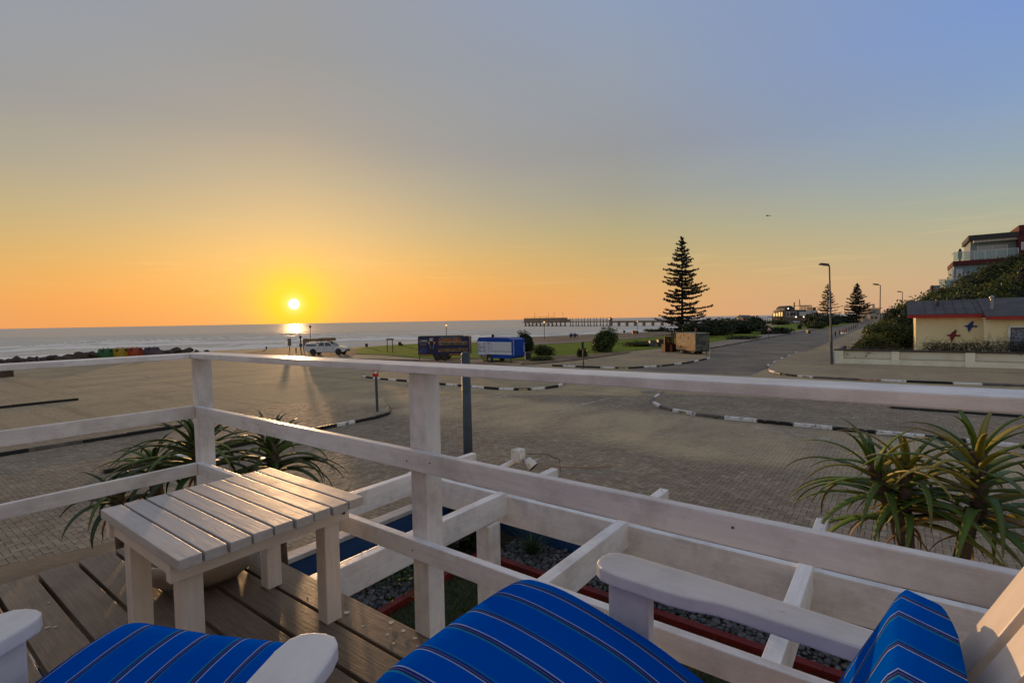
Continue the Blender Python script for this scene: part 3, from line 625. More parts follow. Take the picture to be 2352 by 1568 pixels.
# --- chairs; local X points forward, origin under the front tips of the arms
CUSH = None
def cushmat():
    m, nt, b = newmat('striped_canvas')
    u = nd(nt, 'ShaderNodeSeparateXYZ', {0: nd(nt, 'ShaderNodeUVMap', uv_map='uv').outputs[0]})
    x = mth(nt, 'MULTIPLY', u.outputs[0], 1 / .155); fr = mth(nt, 'FRACT', mth(nt, 'ADD', x, 10.0))
    blue = (.0, .082, .50, 1)
    st = [(0, blue), (.060, (.015, .15, .36, 1)), (.085, blue), (.095, (.01, .012, .09, 1)), (.112, (.07, .08, .24, 1)), (.135, (.015, .02, .12, 1)), (.155, (.34, .42, .58, 1)), (.168, blue),
          (.519, (.34, .42, .58, 1)), (.532, blue), (.546, (.015, .015, .10, 1)), (.565, (.08, .09, .25, 1)), (.585, (.012, .014, .09, 1)), (.605, (.02, .18, .38, 1)), (.640, blue)]
    c = ramp(nt, fr, st, 'CONSTANT')
    weave = nd(nt, 'ShaderNodeMapping', {0: nd(nt, 'ShaderNodeUVMap', uv_map='uv').outputs[0], 3: (900, 900, 1)}).outputs[0]
    wv = nd(nt, 'ShaderNodeTexChecker', {0: weave, 3: 1.0}).outputs[1]
    pos = nd(nt, 'ShaderNodeTexCoord').outputs['Object']
    c = mixc(nt, mth(nt, 'MULTIPLY', sharp(nt, noise(nt, pos, 7, 5, .6), .45, .75), .22), c, (.0, .11, .58, 1))
    nt.links.new(c, b.inputs['Base Color']); b.inputs['Roughness'].default_value = .8; b.inputs['Specular IOR Level'].default_value = .0
    h = mth(nt, 'ADD', mth(nt, 'MULTIPLY', wv, .15), noise(nt, pos, 22, 4, .6)); bp = nd(nt, 'ShaderNodeBump', {'Strength': .4, 'Distance': .008, 'Height': h}); nt.links.new(bp.outputs[0], b.inputs['Normal'])
    return m
CUSH = cushmat()
def catmull(P, n):
    out = []
    for i in range(len(P) - 1):
        p0, p1, p2, p3 = P[max(i - 1, 0)], P[i], P[i + 1], P[min(i + 2, len(P) - 1)]
        for t in range(n):
            s = t / n; out.append(tuple(.5 * ((2 * b) + (-a + c) * s + (2 * a - 5 * b + 4 * c - d) * s * s + (-a + 3 * b - 3 * c + d) * s ** 3) for a, b, c, d in zip(p0, p1, p2, p3)))
    out.append(P[-1]); return out
def cushion(name, label, M, width, prof, T, yc=0.0, phase=0.0, sag=.10):
    """a padded strip swept along a side profile (x, z); the stripes run along the sweep"""
    pr = catmull(prof, 10); n = len(pr); m = 40; V = []; Fc = []; UV = []
    s = 0.0; rows = []
    for i, (x, z) in enumerate(pr):
        a, b = pr[max(i - 1, 0)], pr[min(i + 1, n - 1)]
        tx, tz = b[0] - a[0], b[1] - a[1]; l = math.hypot(tx, tz); nx, nz = -tz / l, tx / l
        if i: s += math.hypot(x - pr[i - 1][0], z - pr[i - 1][1])
        e = min(i, n - 1 - i) / 4.0; sc = math.sqrt(max(0.0, 1 - (1 - min(e, 1)) ** 2)) * .92 + .08
        for k in range(m):
            an = 2 * math.pi * k / m; ca, sa = math.cos(an), math.sin(an)
            y = math.copysign(abs(ca) ** .32, ca) * width / 2 * (.985 + .015 * sc); h = math.copysign(abs(sa) ** .62, sa) * T / 2 * sc
            h *= 1 + sag * math.cos(y / width * math.pi) + .035 * math.sin(y * 23 + s * 9) + .03 * math.sin(y * 41 - s * 17) + .035 * math.sin(s * 27 + 3 * math.sin(y * 9)) * (abs(y) / width * 2) ** 3
            V.append((x + nx * h, yc + y, z + nz * h)); UV.append((y + phase + .006 * math.sin(s * 6), s))
    for i in range(n - 1):
        for k in range(m): Fc.append((i * m + k, i * m + (k + 1) % m, (i + 1) * m + (k + 1) % m, (i + 1) * m + k))
    Fc.append(tuple(reversed(range(m)))); Fc.append(tuple(range((n - 1) * m, n * m)))
    mb = MB(); mb.add(V, Fc); o = mb.build(name, CUSH, None, M, smooth=True)
    ul = o.data.uv_layers.new(name='uv'); vi = np.zeros(len(o.data.loops), dtype=np.int32); o.data.loops.foreach_get('vertex_index', vi)
    ul.data.foreach_set('uv', np.array(UV, dtype=np.float32)[vi].reshape(-1))
    return tag(o, label, 'cushion', 'blue striped chair cushions')
def chair(label, M, half, ends=True):
    ch = thing('adirondack_chair', label, 'chair', M.translation, 0.0, 'white deck chairs'); ch.matrix_basis = M.copy()
    def bd(name, p0, p1, w, h, mt=ARMW, up=Vector((0, 0, 1)), bv=.005):
        Mx, L = frame(p0, p1, up); return MB().box((0, 0, 0), (L, w, h)).build(name, mt, ch, M @ Mx, bv)
    AH = .575
    for sgn in (-1, 1):
        y = sgn * half; o_ = sgn           # outline of one arm: broad rounded front, narrower behind an inner notch
        inner = [(-.62, y - o_ * .030), (-.34, y - o_ * .030), (-.28, y - o_ * .034), (-.235, y - o_ * .050), (-.19, y - o_ * .056), (-.06, y - o_ * .056), (-.026, y - o_ * .050), (-.007, y - o_ * .034)]
        outer = [(0.0, y - o_ * .012), (0.0, y + o_ * .012), (-.007, y + o_ * .034), (-.026, y + o_ * .050), (-.06, y + o_ * .056), (-.2, y + o_ * .058), (-.34, y + o_ * .056), (-.62, y + o_ * .045)]
        m = MB(); m.prism(inner + outer, -.017, .017)
        m.build('armrest', ARMW, ch, M @ Matrix.Translation((0, 0, AH - .017)) @ Matrix.Rotation(R(-1.2), 4, 'Y'), .0075, seg=3)
        bd('front_leg', (-.085, y - o_ * .012, .001), (-.085, y - o_ * .012, AH - .036), .034, .10, up=Vector((1, 0, 0)))
        bd('side_rail', (-.03, y - o_ * .046, .36), (-.80, y - o_ * .046, .10), .026, .11)
        bd('back_leg', (-.60, y - o_ * .012, .001), (-.60, y - o_ * .012, AH - .03), .032, .08, up=Vector((1, 0, 0)))
    sw = half - .065
    for i in range(6):
        x = .02 - i * .085; bd('seat_slat', (x, -sw, .415 + x * .30), (x, sw, .415 + x * .30), .075, .022)
    bw_ = 2 * sw / 5
    for i in range(5):
        y = -sw + bw_ * (i + .5); top = (-.845, .985) if i in (1, 2, 3) else (-.79, .885)
        bx0, bz0 = -.475, .22; tx, tz = top
        v = Vector((tx - bx0, 0, tz - bz0)); L = v.length
        Mx, L = frame((bx0, y, bz0), (tx, y, tz), up=Vector((1, 0, .45)))
        cut = .05; pol = [(-L / 2, -bw_ / 2 + .008), (L / 2 - cut, -bw_ / 2 + .008), (L / 2, -bw_ / 4), (L / 2, bw_ / 4), (L / 2 - cut, bw_ / 2 - .008), (-L / 2, bw_ / 2 - .008)]
        MB().prism(pol, -.012, .012).build('back_slat', SLATW, ch, M @ Mx, .004)
    bd('back_brace', (-.70, -sw, .60), (-.70, sw, .60), .03, .06)
    return ch
HALF = .325
# right chair faces along +A, its right arm runs beside the railing
MR = Matrix.Translation(ab(.578, 1.112 - HALF, ZD)) @ Matrix.Rotation(ROT_A, 4, 'Z')
chair('white slatted deck chair on the right, turned side-on along the railing', MR, HALF)
PROF = [(.172, .452), (.165, .470), (.13, .478), (.04, .473), (-.13, .440), (-.29, .382), (-.42, .345), (-.485, .375), (-.515, .46), (-.60, .665), (-.612, .688)]
cushion('seat_cushion', 'blue striped cushion on the right deck chair beside the railing', MR, .50, PROF, .078, yc=-.012, phase=.055)
# left chair looks out to sea
hd = math.atan2(.988, .155); ctr = Vector((-.695, 1.0, ZD))
ML = Matrix.Translation(ctr) @ Matrix.Rotation(hd, 4, 'Z')
chair('white slatted deck chair on the left, facing the sea behind the table', ML, HALF)
PROF_L = [(x - .075 if x > -.2 else x, z - .012) for x, z in PROF]
cushion('seat_cushion', 'blue striped cushion on the left deck chair below the slatted table', ML, .47, PROF_L, .07, yc=.0, phase=.02, sag=-.28).matrix_basis = ML @ Matrix.Rotation(R(-4), 4, 'Z')

# ------------------------------------------------------------------ small front garden under the pergola
BLUEW = M_('blue_wall_paint', (.012, .045, .13), .6, (.02, .06, .16), 2, bump=.15, bs=20); COPE = M_('coping_cement', (.42, .41, .40), .6, (.3, .29, .28), 3, bump=.2, bs=20)
gw = thing('garden_wall', 'low dark blue garden wall with pale cement coping around the front garden', 'wall', ab(6.75, 7.68, 0))
m = MB().box((0, 0, .4), (10.9, .16, .8)); m.build('wall', BLUEW, gw, Matrix.Translation(ab(1.27, 7.68, 0)) @ Matrix.Rotation(ROT_A, 4, 'Z'))
m = MB().box((0, 0, .4), (7.5, .16, .8)); m.build('wall', BLUEW, gw, Matrix.Translation(ab(6.75, 3.84, 0)) @ Matrix.Rotation(ROT_B, 4, 'Z'))
for i in range(9): board('coping', gw, ab(6.75, .12 + i * .84, .835), ab(6.75, .95 + i * .84, .835), .22, .07, COPE, .01)
for i in range(12): board('coping', gw, ab(6.6 - i * .9, 7.69, .836), ab(5.71 - i * .9, 7.69, .836), .22, .07, COPE, .01)
sheet('garden_soil', abp([(6.67, 0), (6.67, 7.6), (-4, 7.6), (-4, 0)]), .012, M_('garden_soil', (.03, .022, .016), .9, (.055, .04, .03), 6), px=False)
EDGE = M_('red_edging_paint', (.17, .018, .014), .4, (.10, .014, .012), 3, bump=.15, bs=15)
ed = thing('garden_edging', 'red painted kerb edging around the small garden lawn', 'edging', ab(5.68, 6.5, 0))
for i in range(10): board('edging_stone', ed, ab(5.62 - i * 1.0, 6.56, .06), ab(4.622 - i * 1.0, 6.56, .06), .12, .12, EDGE, .004)
for i in range(7): board('edging_stone', ed, ab(5.68, .1 + i * .95, .06), ab(5.68, 1.048 + i * .95, .06), .12, .12, EDGE, .004)
GL = leafmat('garden_grass', (.03, .075, .010), (.06, .12, .018), .6, .3)
def blades(name, region, n, h, w, mt, z0=0.0):
    V = np.zeros((n, 3, 3)); a0, a1, b0, b1 = region
    A = RNG.uniform(a0, a1, n); Bv = RNG.uniform(b0, b1, n); X = A * EA.x + Bv * EB.x; Y = A * EA.y + Bv * EB.y
    an = RNG.uniform(0, 2 * np.pi, n); hh = h * RNG.uniform(.5, 1.2, n); lx = RNG.uniform(-.5, .5, n) * hh; ly = RNG.uniform(-.5, .5, n) * hh
    V[:, 0] = np.stack([X - np.cos(an) * w, Y - np.sin(an) * w, np.full(n, z0)], -1); V[:, 1] = np.stack([X + np.cos(an) * w, Y + np.sin(an) * w, np.full(n, z0)], -1); V[:, 2] = np.stack([X + lx, Y + ly, z0 + hh], -1)
    me = bpy.data.meshes.new(name); me.from_pydata(V.reshape(-1, 3).tolist(), [], np.arange(3 * n).reshape(n, 3).tolist()); me.materials.append(mt)
    o = bpy.data.objects.new(name, me); C.objects.link(o); return struct(o, 'stuff')
tag(blades('garden_grass', (0, 5.6, 1.5, 6.48), 26000, .09, .008, GL, .012), 'green grass inside the red edging below the deck', 'grass')
# pebbles
def blob(r, seed, n1=7, n2=5, flat=.62):
    rr_ = random.Random(seed); V = []; Fc = []; ph = [rr_.uniform(0, 6.28) for _ in range(4)]
    for i in range(1, n2):
        t = math.pi * i / n2
        for k in range(n1):
            p = 2 * math.pi * k / n1; q = r * (1 + .13 * math.sin(2 * p + ph[0]) + .1 * math.sin(3 * p + ph[1]) * math.sin(t) + .08 * math.cos(2 * t + ph[2]))
            V.append((q * math.sin(t) * math.cos(p), q * math.sin(t) * math.sin(p) * .8, q * math.cos(t) * flat))
    V += [(0, 0, r * flat), (0, 0, -r * flat)]; a, b = len(V) - 2, len(V) - 1
    for i in range(n2 - 2):
        for k in range(n1): Fc.append((i * n1 + k, (i + 1) * n1 + k, (i + 1) * n1 + (k + 1) % n1, i * n1 + (k + 1) % n1))
    for k in range(n1): Fc.append((a, k, (k + 1) % n1)); Fc.append((b, (n2 - 2) * n1 + (k + 1) % n1, (n2 - 2) * n1 + k))
    return V, Fc
PEB = M_('river_pebble', (.058, .064, .073), .42, (.115, .108, .098), 9, rnd=.55, bump=.1, bs=60)
pebm = []
for i in range(6):
    V, Fc = blob(.048, i); mb = MB(); mb.add(V, Fc); o = mb.build('pebble', PEB, smooth=True); pebm.append(o.data); bpy.data.objects.remove(o)
def pebbles(name, label, region, n, nind):
    a0, a1, b0, b1 = region; bed = struct(bpy.data.objects.new(name, None)); C.objects.link(bed); bed.matrix_basis = Matrix.Translation(ab((a0 + a1) / 2, (b0 + b1) / 2, .02))
    rest = MB(); step = .075; cells = []
    a = a0
    while a < a1:
        b = b0
        while b < b1: cells.append((a + random.uniform(-.025, .025), b + random.uniform(-.025, .025))); b += step
        a += step
    cells = [c for c in cells if -60 < PJ(ab(c[0], c[1]))[0] < 2400]
    cells += [random.choice(cells) for _ in range(len(cells) // 3)]
    cells.sort(key=lambda c: ab(*c).length)
    for i, (a, b) in enumerate(cells):
        sc = random.uniform(.65, 1.35); Mx = Matrix.Translation(ab(a, b, .03 + (.03 if i % 4 == 0 else 0) * random.random())) @ Matrix.Rotation(random.uniform(0, 6.28), 4, 'Z') @ Matrix.Rotation(random.uniform(-.4, .4), 4, 'X') @ Matrix.Scale(sc, 4)
        if i < nind:
            o = bpy.data.objects.new('pebble', pebm[i % 6]); C.objects.link(o); o.matrix_basis = Mx; attach(o, bed)
        else:
            V, Fc = blob(.048, i % 37); rest.add([Mx @ Vector(p) for p in V], Fc)
    if rest.v: o = rest.build('pebble_fill', PEB, bed, smooth=True); o['kind'] = 'stuff'
pebbles('pebble_bed', '', (5.78, 6.6, 3.4, 6.4), 0, 140)
pebbles('pebble_bed', '', (.0, 5.6, 6.68, 7.55), 0, 160)

# --- drips of white paint on the deck, a length of hose on the street
DRIP = M_('paint_drip', (.55, .53, .50), .5)
for i, (a, b) in enumerate([(1.52, 1.22), (1.47, 1.24), (1.50, 1.19), (1.40, 1.235), (1.36, 1.21), (1.44, 1.17), (1.33, 1.235), (1.55, 1.25), (1.62, 1.17), (1.28, 1.2), (2.05, 1.2), (2.0, 1.22), (1.75, 1.19), (1.3, 1.02), (2.62, .45), (2.6, .47), (2.85, .5), (2.9, .40), (1.15, 1.15), (1.2, 1.24)]):
    r = random.choice([.004, .006, .008, .012]); pts = [(r * random.uniform(.6, 1.3) * math.cos(k * .785), r * random.uniform(.6, 1.3) * math.sin(k * .785)) for k in range(8)]
    MB().prism(pts, 0, .0012).build('paint_drip', DRIP, deck, Matrix.Translation(ab(a, b, ZD + .0016)))
a_, b_ = G(1237, 1076, .03), G(1405, 1069.5, .03); o = MB().tube([a_, a_.lerp(b_, .3) + Vector((0, .12, 0)), a_.lerp(b_, .7) + Vector((0, -.06, 0)), b_], .014, 6).build('hose', M_('hose_tan', (.42, .24, .13), .6)); tag(o, 'thin tan hose lying on the pavers beyond the pergola', 'hose')

# ================================================================== PLANTS
def leafcloud(name, pos, size, mt, parent=None, M=None, normal=None, aspect=1.9, up=0.0):
    """many small leaf faces in one mesh"""
    n = len(pos); d = RNG.normal(size=(n, 3)); d[:, 2] += up; d /= np.linalg.norm(d, axis=1)[:, None]
    e = RNG.normal(size=(n, 3)); e -= (e * d).sum(1)[:, None] * d; e /= np.linalg.norm(e, axis=1)[:, None]
    s = size * RNG.uniform(.6, 1.3, n)[:, None]; a = d * s * aspect; b = e * s
    V = np.stack([pos - a * .5, pos + b * .5 - a * .05, pos + a * .5, pos - b * .5 - a * .05], 1).reshape(-1, 3)
    me = bpy.data.meshes.new(name); me.from_pydata(V.tolist(), [], np.arange(4 * n).reshape(n, 4).tolist()); me.materials.append(mt)
    o = bpy.data.objects.new(name, me); C.objects.link(o)
    if parent is not None: attach(o, parent)
    return o
def lumps(dirs, seed, amp=.36, k=6):
    r = np.random.RandomState(seed); out = np.ones(len(dirs))
    for i in range(k):
        a = r.normal(size=3); a /= np.linalg.norm(a); f = r.uniform(2.0, 6.0); out += amp / k * 2.2 * np.sin(f * (dirs @ a) + r.uniform(0, 6.28))
    return out
BUSH_D = leafmat('bush_dark', (.016, .026, .009), (.032, .046, .014), .55, .25); BUSH_G = leafmat('bush_green', (.038, .066, .012), (.08, .105, .018), .55, .3)
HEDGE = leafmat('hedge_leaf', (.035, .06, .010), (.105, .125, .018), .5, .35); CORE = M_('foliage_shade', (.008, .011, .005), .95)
TWIG = M_('twig_bark', (.055, .042, .034), .8, (.03, .024, .02), 8); BARK = M_('pine_bark', (.045, .035, .028), .85, (.025, .02, .016), 4)
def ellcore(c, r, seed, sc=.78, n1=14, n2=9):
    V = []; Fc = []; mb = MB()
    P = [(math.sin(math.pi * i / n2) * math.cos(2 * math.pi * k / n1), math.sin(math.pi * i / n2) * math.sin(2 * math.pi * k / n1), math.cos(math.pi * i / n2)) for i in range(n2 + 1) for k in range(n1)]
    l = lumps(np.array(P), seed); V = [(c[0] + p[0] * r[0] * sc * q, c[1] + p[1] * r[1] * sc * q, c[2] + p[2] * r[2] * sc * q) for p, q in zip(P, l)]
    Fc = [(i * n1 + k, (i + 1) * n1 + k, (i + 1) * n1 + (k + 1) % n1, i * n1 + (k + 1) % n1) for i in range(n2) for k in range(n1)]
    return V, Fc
def ellpts(c, r, n, seed):
    d = RNG.normal(size=(n, 3)); d /= np.linalg.norm(d, axis=1)[:, None]; q = lumps(d, seed) * (RNG.uniform(.45, 1.06, n) ** .5) * (1 + np.abs(RNG.normal(0, .07, n)))
    return np.array(c) + d * np.array(r) * q[:, None]
def bush(label, c, r, n=1600, leaf=.12, mt=None, seed=0, name='bush', cat='bush', group=None, stem=True):
    c = Vector(c); b = thing(name, label, cat, (c.x, c.y, 0), 0, group); mt = mt or BUSH_G
    leafcloud('foliage', ellpts(c, r, n, seed), leaf, mt, b)
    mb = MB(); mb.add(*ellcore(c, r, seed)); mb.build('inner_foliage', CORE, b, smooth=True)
    if stem:
        mb = MB()
        for k in range(4): mb.tube([(c.x + random.uniform(-.1, .1), c.y + random.uniform(-.1, .1), 0), (c.x + random.uniform(-.4, .4) * r[0], c.y + random.uniform(-.3, .3) * r[1], max(.2, c.z))], [.06, .03], 5)
        mb.build('stem', TWIG, b)
    return b

# --- tree aloes
def aloemat(name, a, tip, rough=.5):
    m, nt, b = newmat(name); p = nd(nt, 'ShaderNodeUVMap', uv_map='uv').outputs[0]; s = nd(nt, 'ShaderNodeSeparateXYZ', {0: p})
    oi = nd(nt, 'ShaderNodeObjectInfo').outputs['Random']
    c = mixc(nt, sharp(nt, s.outputs[0], .55, 1.0), c4(a), c4(tip)); edge = sharp(nt, mth(nt, 'ABSOLUTE', s.outputs[1]), .8, 1.0)
    c = mixc(nt, mth(nt, 'MULTIPLY', sharp(nt, s.outputs[0], .94, .99), .7), c, (.10, .05, .025, 1)); c = mixc(nt, mth(nt, 'MULTIPLY', edge, .5), c, (.20, .15, .03, 1)); c = mixc(nt, sharp(nt, s.outputs[0], .06, .0), c, (.16, .17, .07, 1))
    c = nd(nt, 'ShaderNodeHueSaturation', {4: c, 2: mth(nt, 'ADD', mth(nt, 'MULTIPLY', oi, .5), .75)}).outputs[0]
    nt.links.new(c, b.inputs['Base Color']); b.inputs['Roughness'].default_value = rough
    tr = nd(nt, 'ShaderNodeBsdfTranslucent', {0: c}); mx = nd(nt, 'ShaderNodeMixShader', {0: .18, 1: b.outputs[0], 2: tr}); nt.links.new(mx.outputs[0], nt.nodes['Material Output'].inputs[0])
    return m
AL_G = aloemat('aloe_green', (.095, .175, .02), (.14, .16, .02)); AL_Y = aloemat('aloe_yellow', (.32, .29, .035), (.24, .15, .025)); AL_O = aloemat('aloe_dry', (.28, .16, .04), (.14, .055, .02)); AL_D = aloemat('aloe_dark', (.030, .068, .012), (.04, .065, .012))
def aloeleaf(parent, base, az, el, L, w, droop, mt, twist=0.0):
    n = 13; p = Vector(base); V = []; Fc = []; UV = []; az_ = az
    for i in range(n + 1):
        s = i / n; e = el - droop * (s ** 1.25); az_ = az + twist * s * s
        t = Vector((math.cos(az_) * math.cos(e), math.sin(az_) * math.cos(e), math.sin(e))); side = Vector((-math.sin(az_), math.cos(az_), 0)); up = t.cross(side) * -1
        if up.z < 0 and abs(e) < 1.5: up = -up
        ww = w * (1 - s) ** .72 * (.82 + .36 * min(1, s * 5)) + .0012; th_ = ww * .34
        V += [p + side * ww + up * ww * .32, p + up * (-ww * .06), p - side * ww + up * ww * .32, p - side * ww * .55 - up * th_ * .75, p - up * th_, p + side * ww * .55 - up * th_ * .75]
        UV += [(s, 1), (s, 0), (s, 1), (s, .6), (s, 0), (s, .6)]
        p = p + t * (L / n)
    for i in range(n):
        for k in range(6): Fc.append((i * 6 + k, i * 6 + (k + 1) % 6, (i + 1) * 6 + (k + 1) % 6, (i + 1) * 6 + k))
    mb = MB(); mb.add(V, Fc); o = mb.build('leaf', mt, parent, smooth=True)
    ul = o.data.uv_layers.new(name='uv'); vi = np.zeros(len(o.data.loops), dtype=np.int32); o.data.loops.foreach_get('vertex_index', vi); ul.data.foreach_set('uv', np.array(UV, dtype=np.float32)[vi].reshape(-1))
STEMM = M_('aloe_stem', (.12, .085, .055), .7, (.05, .036, .026), 14, bump=.7, bs=30)
def aloe_head(parent, lo, hi, n, L, w, mts, rs, front=None):
    """leaves set in a spiral on the stem between lo (old, drooping) and hi (young, upright)"""
    lo, hi = Vector(lo), Vector(hi)
    for i in range(n):
        s = i / (n - 1); az = i * 2.39996 + rs.uniform(-.3, .3)
        el = R(14 + 58 * s ** 2.2) + rs.uniform(-.15, .15); dr = R(102 - 34 * s) * rs.uniform(.7, 1.25)
        l = L * (1.0 - .5 * max(0, s - .55) / .45) * rs.uniform(.8, 1.12)
        aloeleaf(parent, lo.lerp(hi, s) + Vector((math.cos(az), math.sin(az), 0)) * .02, az, el, l, w * (1 - .35 * s), dr, rs.choice(mts[0] if s > .4 else mts[1]), rs.uniform(-.35, .35))
def dead_skirt(parent, lo, rs, n=3):
    for i in range(n):
        az = rs.uniform(0, 6.28); aloeleaf(parent, Vector(lo) + Vector((math.cos(az), math.sin(az), 0)) * .03 - Vector((0, 0, rs.uniform(0, .08))), az, R(rs.uniform(-45, -5)), rs.uniform(.18, .34), .014, R(60), AL_O, rs.uniform(-.6, .6))
def aloe(label, base, stems, heads, mts, seed, group):
    rs = random.Random(seed); a = thing('tree_aloe', label, 'aloe', base, 0, group)
    for pts, r in stems: MB().tube(catmull([tuple(p) for p in pts], 5), r, 10).build('stem', STEMM, a, smooth=True)
    for lo, hi, n, L, w in heads: aloe_head(a, lo, hi, n, L, w, mts, rs); dead_skirt(a, lo, rs)
    return a
d1 = 3.15
j = D(2078, 1200, d1); b0 = Vector((j.x + .10, j.y + .05, 0)); h1 = D(2003, 1062, d1 + .08); h2 = D(2083, 1062, d1 - .02)
sr_ = .035
mR = ([AL_G, AL_G, AL_Y], [AL_G, AL_G, AL_G, AL_Y, AL_Y])
aloe('two-headed green tree aloe beyond the railing, left of the single-stemmed one', b0, [([b0, b0.lerp(j, .6) + Vector((.03, 0, 0)), j], sr_ + .012), ([j, j.lerp(h1, .5) + Vector((-.02, 0, -.03)), h1], sr_), ([j, j.lerp(h2, .5), h2], sr_)],
     [(j.lerp(h1, .35), h1, 28, .62, .027), (j.lerp(h2, -.05), h2, 34, .66, .028)], mR, 5, 'tree aloes at the street front')
d2 = 2.95; t3 = D(2247, 1032, d2); m3 = D(2246, 1180, d2); k3 = D(2210, 1276, d2); b3 = Vector((k3.x - .25, k3.y + .1, 0))
aloe('tall single-stemmed tree aloe with golden lower leaves at the right edge', b3, [([b3, k3, m3, t3], .04)],
     [(m3.lerp(t3, -.25), t3, 48, .68, .030)], ([AL_G, AL_G, AL_Y], [AL_G, AL_Y, AL_G, AL_Y, AL_G, AL_O]), 9, 'tree aloes at the street front')
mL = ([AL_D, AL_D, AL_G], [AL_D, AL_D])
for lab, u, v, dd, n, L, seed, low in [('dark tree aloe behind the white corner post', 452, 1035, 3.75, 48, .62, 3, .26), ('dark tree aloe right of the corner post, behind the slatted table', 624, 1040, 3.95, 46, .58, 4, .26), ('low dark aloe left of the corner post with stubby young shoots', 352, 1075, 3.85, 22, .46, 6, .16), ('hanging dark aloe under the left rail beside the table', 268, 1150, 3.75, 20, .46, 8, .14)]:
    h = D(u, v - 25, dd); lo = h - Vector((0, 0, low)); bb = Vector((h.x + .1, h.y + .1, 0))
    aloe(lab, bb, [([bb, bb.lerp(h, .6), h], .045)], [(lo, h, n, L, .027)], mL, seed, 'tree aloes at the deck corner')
for k, (u, v) in enumerate([(362, 1058), (376, 1066)]):
    pass
# --- small garden plants
SPK = leafmat('spiky_leaf', (.02, .045, .012), (.045, .075, .02), .45, .2)
def tuft(label, c, n, L, w, mt, name='spiky_plant', cat='plant'):
    m = MB(); c = Vector(c); t = thing(name, label, cat, c)
    for i in range(n):
        az = random.uniform(0, 6.28); e = R(random.uniform(35, 85)); l = L * random.uniform(.6, 1.1); p = c.copy(); pts = []
        for k in range(6):
            pts.append(p.copy()); p += Vector((math.cos(az) * math.cos(e), math.sin(az) * math.cos(e), math.sin(e))) * l / 5; e -= R(random.uniform(5, 14))
        sd = Vector((-math.sin(az), math.cos(az), 0)); V = []; Fc = []
        for k, q in enumerate(pts): ww = w * (1 - k / 5.2); V += [q + sd * ww, q - sd * ww]
        Fc = [(2 * k, 2 * k + 1, 2 * k + 3, 2 * k + 2) for k in range(5)]; m.add(V, Fc)
    m.build('leaves', mt, t); MB().tube([c, c + Vector((0, 0, .12))], [.05, .03], 6).build('stem', TWIG, t); return t
tuft('spiky green garden plant in the pebbles below the pergola', ab(5.0, 7.1, .02), 70, .75, .014, SPK)
tuft('dark strappy plant in the corner of the garden wall behind the white pergola post', ab(5.9, 6.9, .02), 50, .7, .018, SPK)
tuft('small spiky plant in the pebbles near the right chair', ab(1.0, 7.3, .02), 40, .4, .014, SPK)
FLW = leafmat('lime_flower', (.30, .38, .02), (.42, .45, .03), .5, .3)
fp = thing('trailing_plant', 'lime green trailing plant over the pebbles below the deck', 'plant', ab(6.2, 5.2, .03))
leafcloud('foliage', np.array(ab(6.3, 5.3, .16)) + RNG.normal(size=(500, 3)) * np.array([.28, .28, .08]), .04, SPK, fp); leafcloud('flowers', np.array(ab(6.0, 5.2, .24)) + RNG.normal(size=(60, 3)) * np.array([.25, .28, .09]), .03, FLW, fp)
bush('dark shrub in the corner of the front garden behind the pergola post', ab(6.15, 6.9, .45), (.42, .42, .45), 900, .07, BUSH_D, 3)
bush('low green shrub between the red edging and the garden wall', ab(2.9, 7.1, .22), (.5, .3, .22), 700, .06, BUSH_G, 4)

# --- Norfolk pines
PINE = leafmat('pine_needle', (.010, .014, .008), (.02, .026, .012), .6, .12, rnd=.25)
def pine(label, base, H, rad, tiers, seed, low=.10, blade=.5, dens=1.0):
    rs = random.Random(seed); t = thing('norfolk_pine', label, 'tree', base, 0, 'Norfolk pines by the sea'); b = Vector(base)
    MB().tube([b + Vector((0, 0, H * s)) for s in (0, .3, .6, .85, 1)], [H * .016, H * .012, H * .008, H * .004, H * .0012], 8).build('trunk', BARK, t)
    br = MB(); pos = []; drs = []
    for i in range(tiers):
        s = i / (tiers - 1); z = H * (low + (1 - low - .015) * s ** .93); Lm = rad * (1 - s) ** .82 * (.72 + .28 * math.sin(min(1, (s + .12) * 4) * math.pi / 2)) + .02 * H * .5
        nb = 6 if s < .8 else 5; ph = rs.uniform(0, 6.28)
        for k in range(nb):
            if rs.random() < .13 and s < .85: continue
            az = ph + k * 2 * math.pi / nb + rs.uniform(-.25, .25); L = Lm * rs.uniform(.5, 1.18) * (1 + .12 * math.sin(az + 7 * s)); pts = []; dz = 0
            N = max(3, int(L / .28)); zz = z + rs.uniform(-.012, .012) * H; sag = rs.uniform(.02, .13) * (1 - s)
            for q in range(N + 1):
                x = q / N; h = -sag * L * math.sin(x * math.pi * .75) + .09 * L * x ** 2.4 * (1 + s); pts.append(b + Vector((math.cos(az) * L * x, math.sin(az) * L * x, zz - b.z * 0 + h)))
            br.tube([pts[0], pts[N // 2], pts[-1]], [.05 + .02 * L, .04, .015], 4)
            for q, p in enumerate(pts):
                x = q / N
                if x < .12: continue
                wdt = L * .12 * (1 - .5 * x) + .09
                for r_ in range(int(7 * dens)):
                    lat = rs.uniform(-1, 1) * wdt; pos.append((p.x - math.sin(az) * lat, p.y + math.cos(az) * lat, p.z + rs.uniform(-.05, .12) + abs(lat) * .10))
    br.build('branches', BARK, t)['kind'] = 'stuff'; pos = np.array(pos) + RNG.normal(size=(len(pos), 3)) * .05
    leafcloud('crown', pos, blade * .42, PINE, t, aspect=2.2, up=.35); return t
p = D(1567, 745, 115); pine('tall dark Norfolk pine standing alone on the lawn by the jetty', (p.x, p.y, 0), 21.8, 6.6, 27, 21, low=.07, blade=.62, dens=1.0)
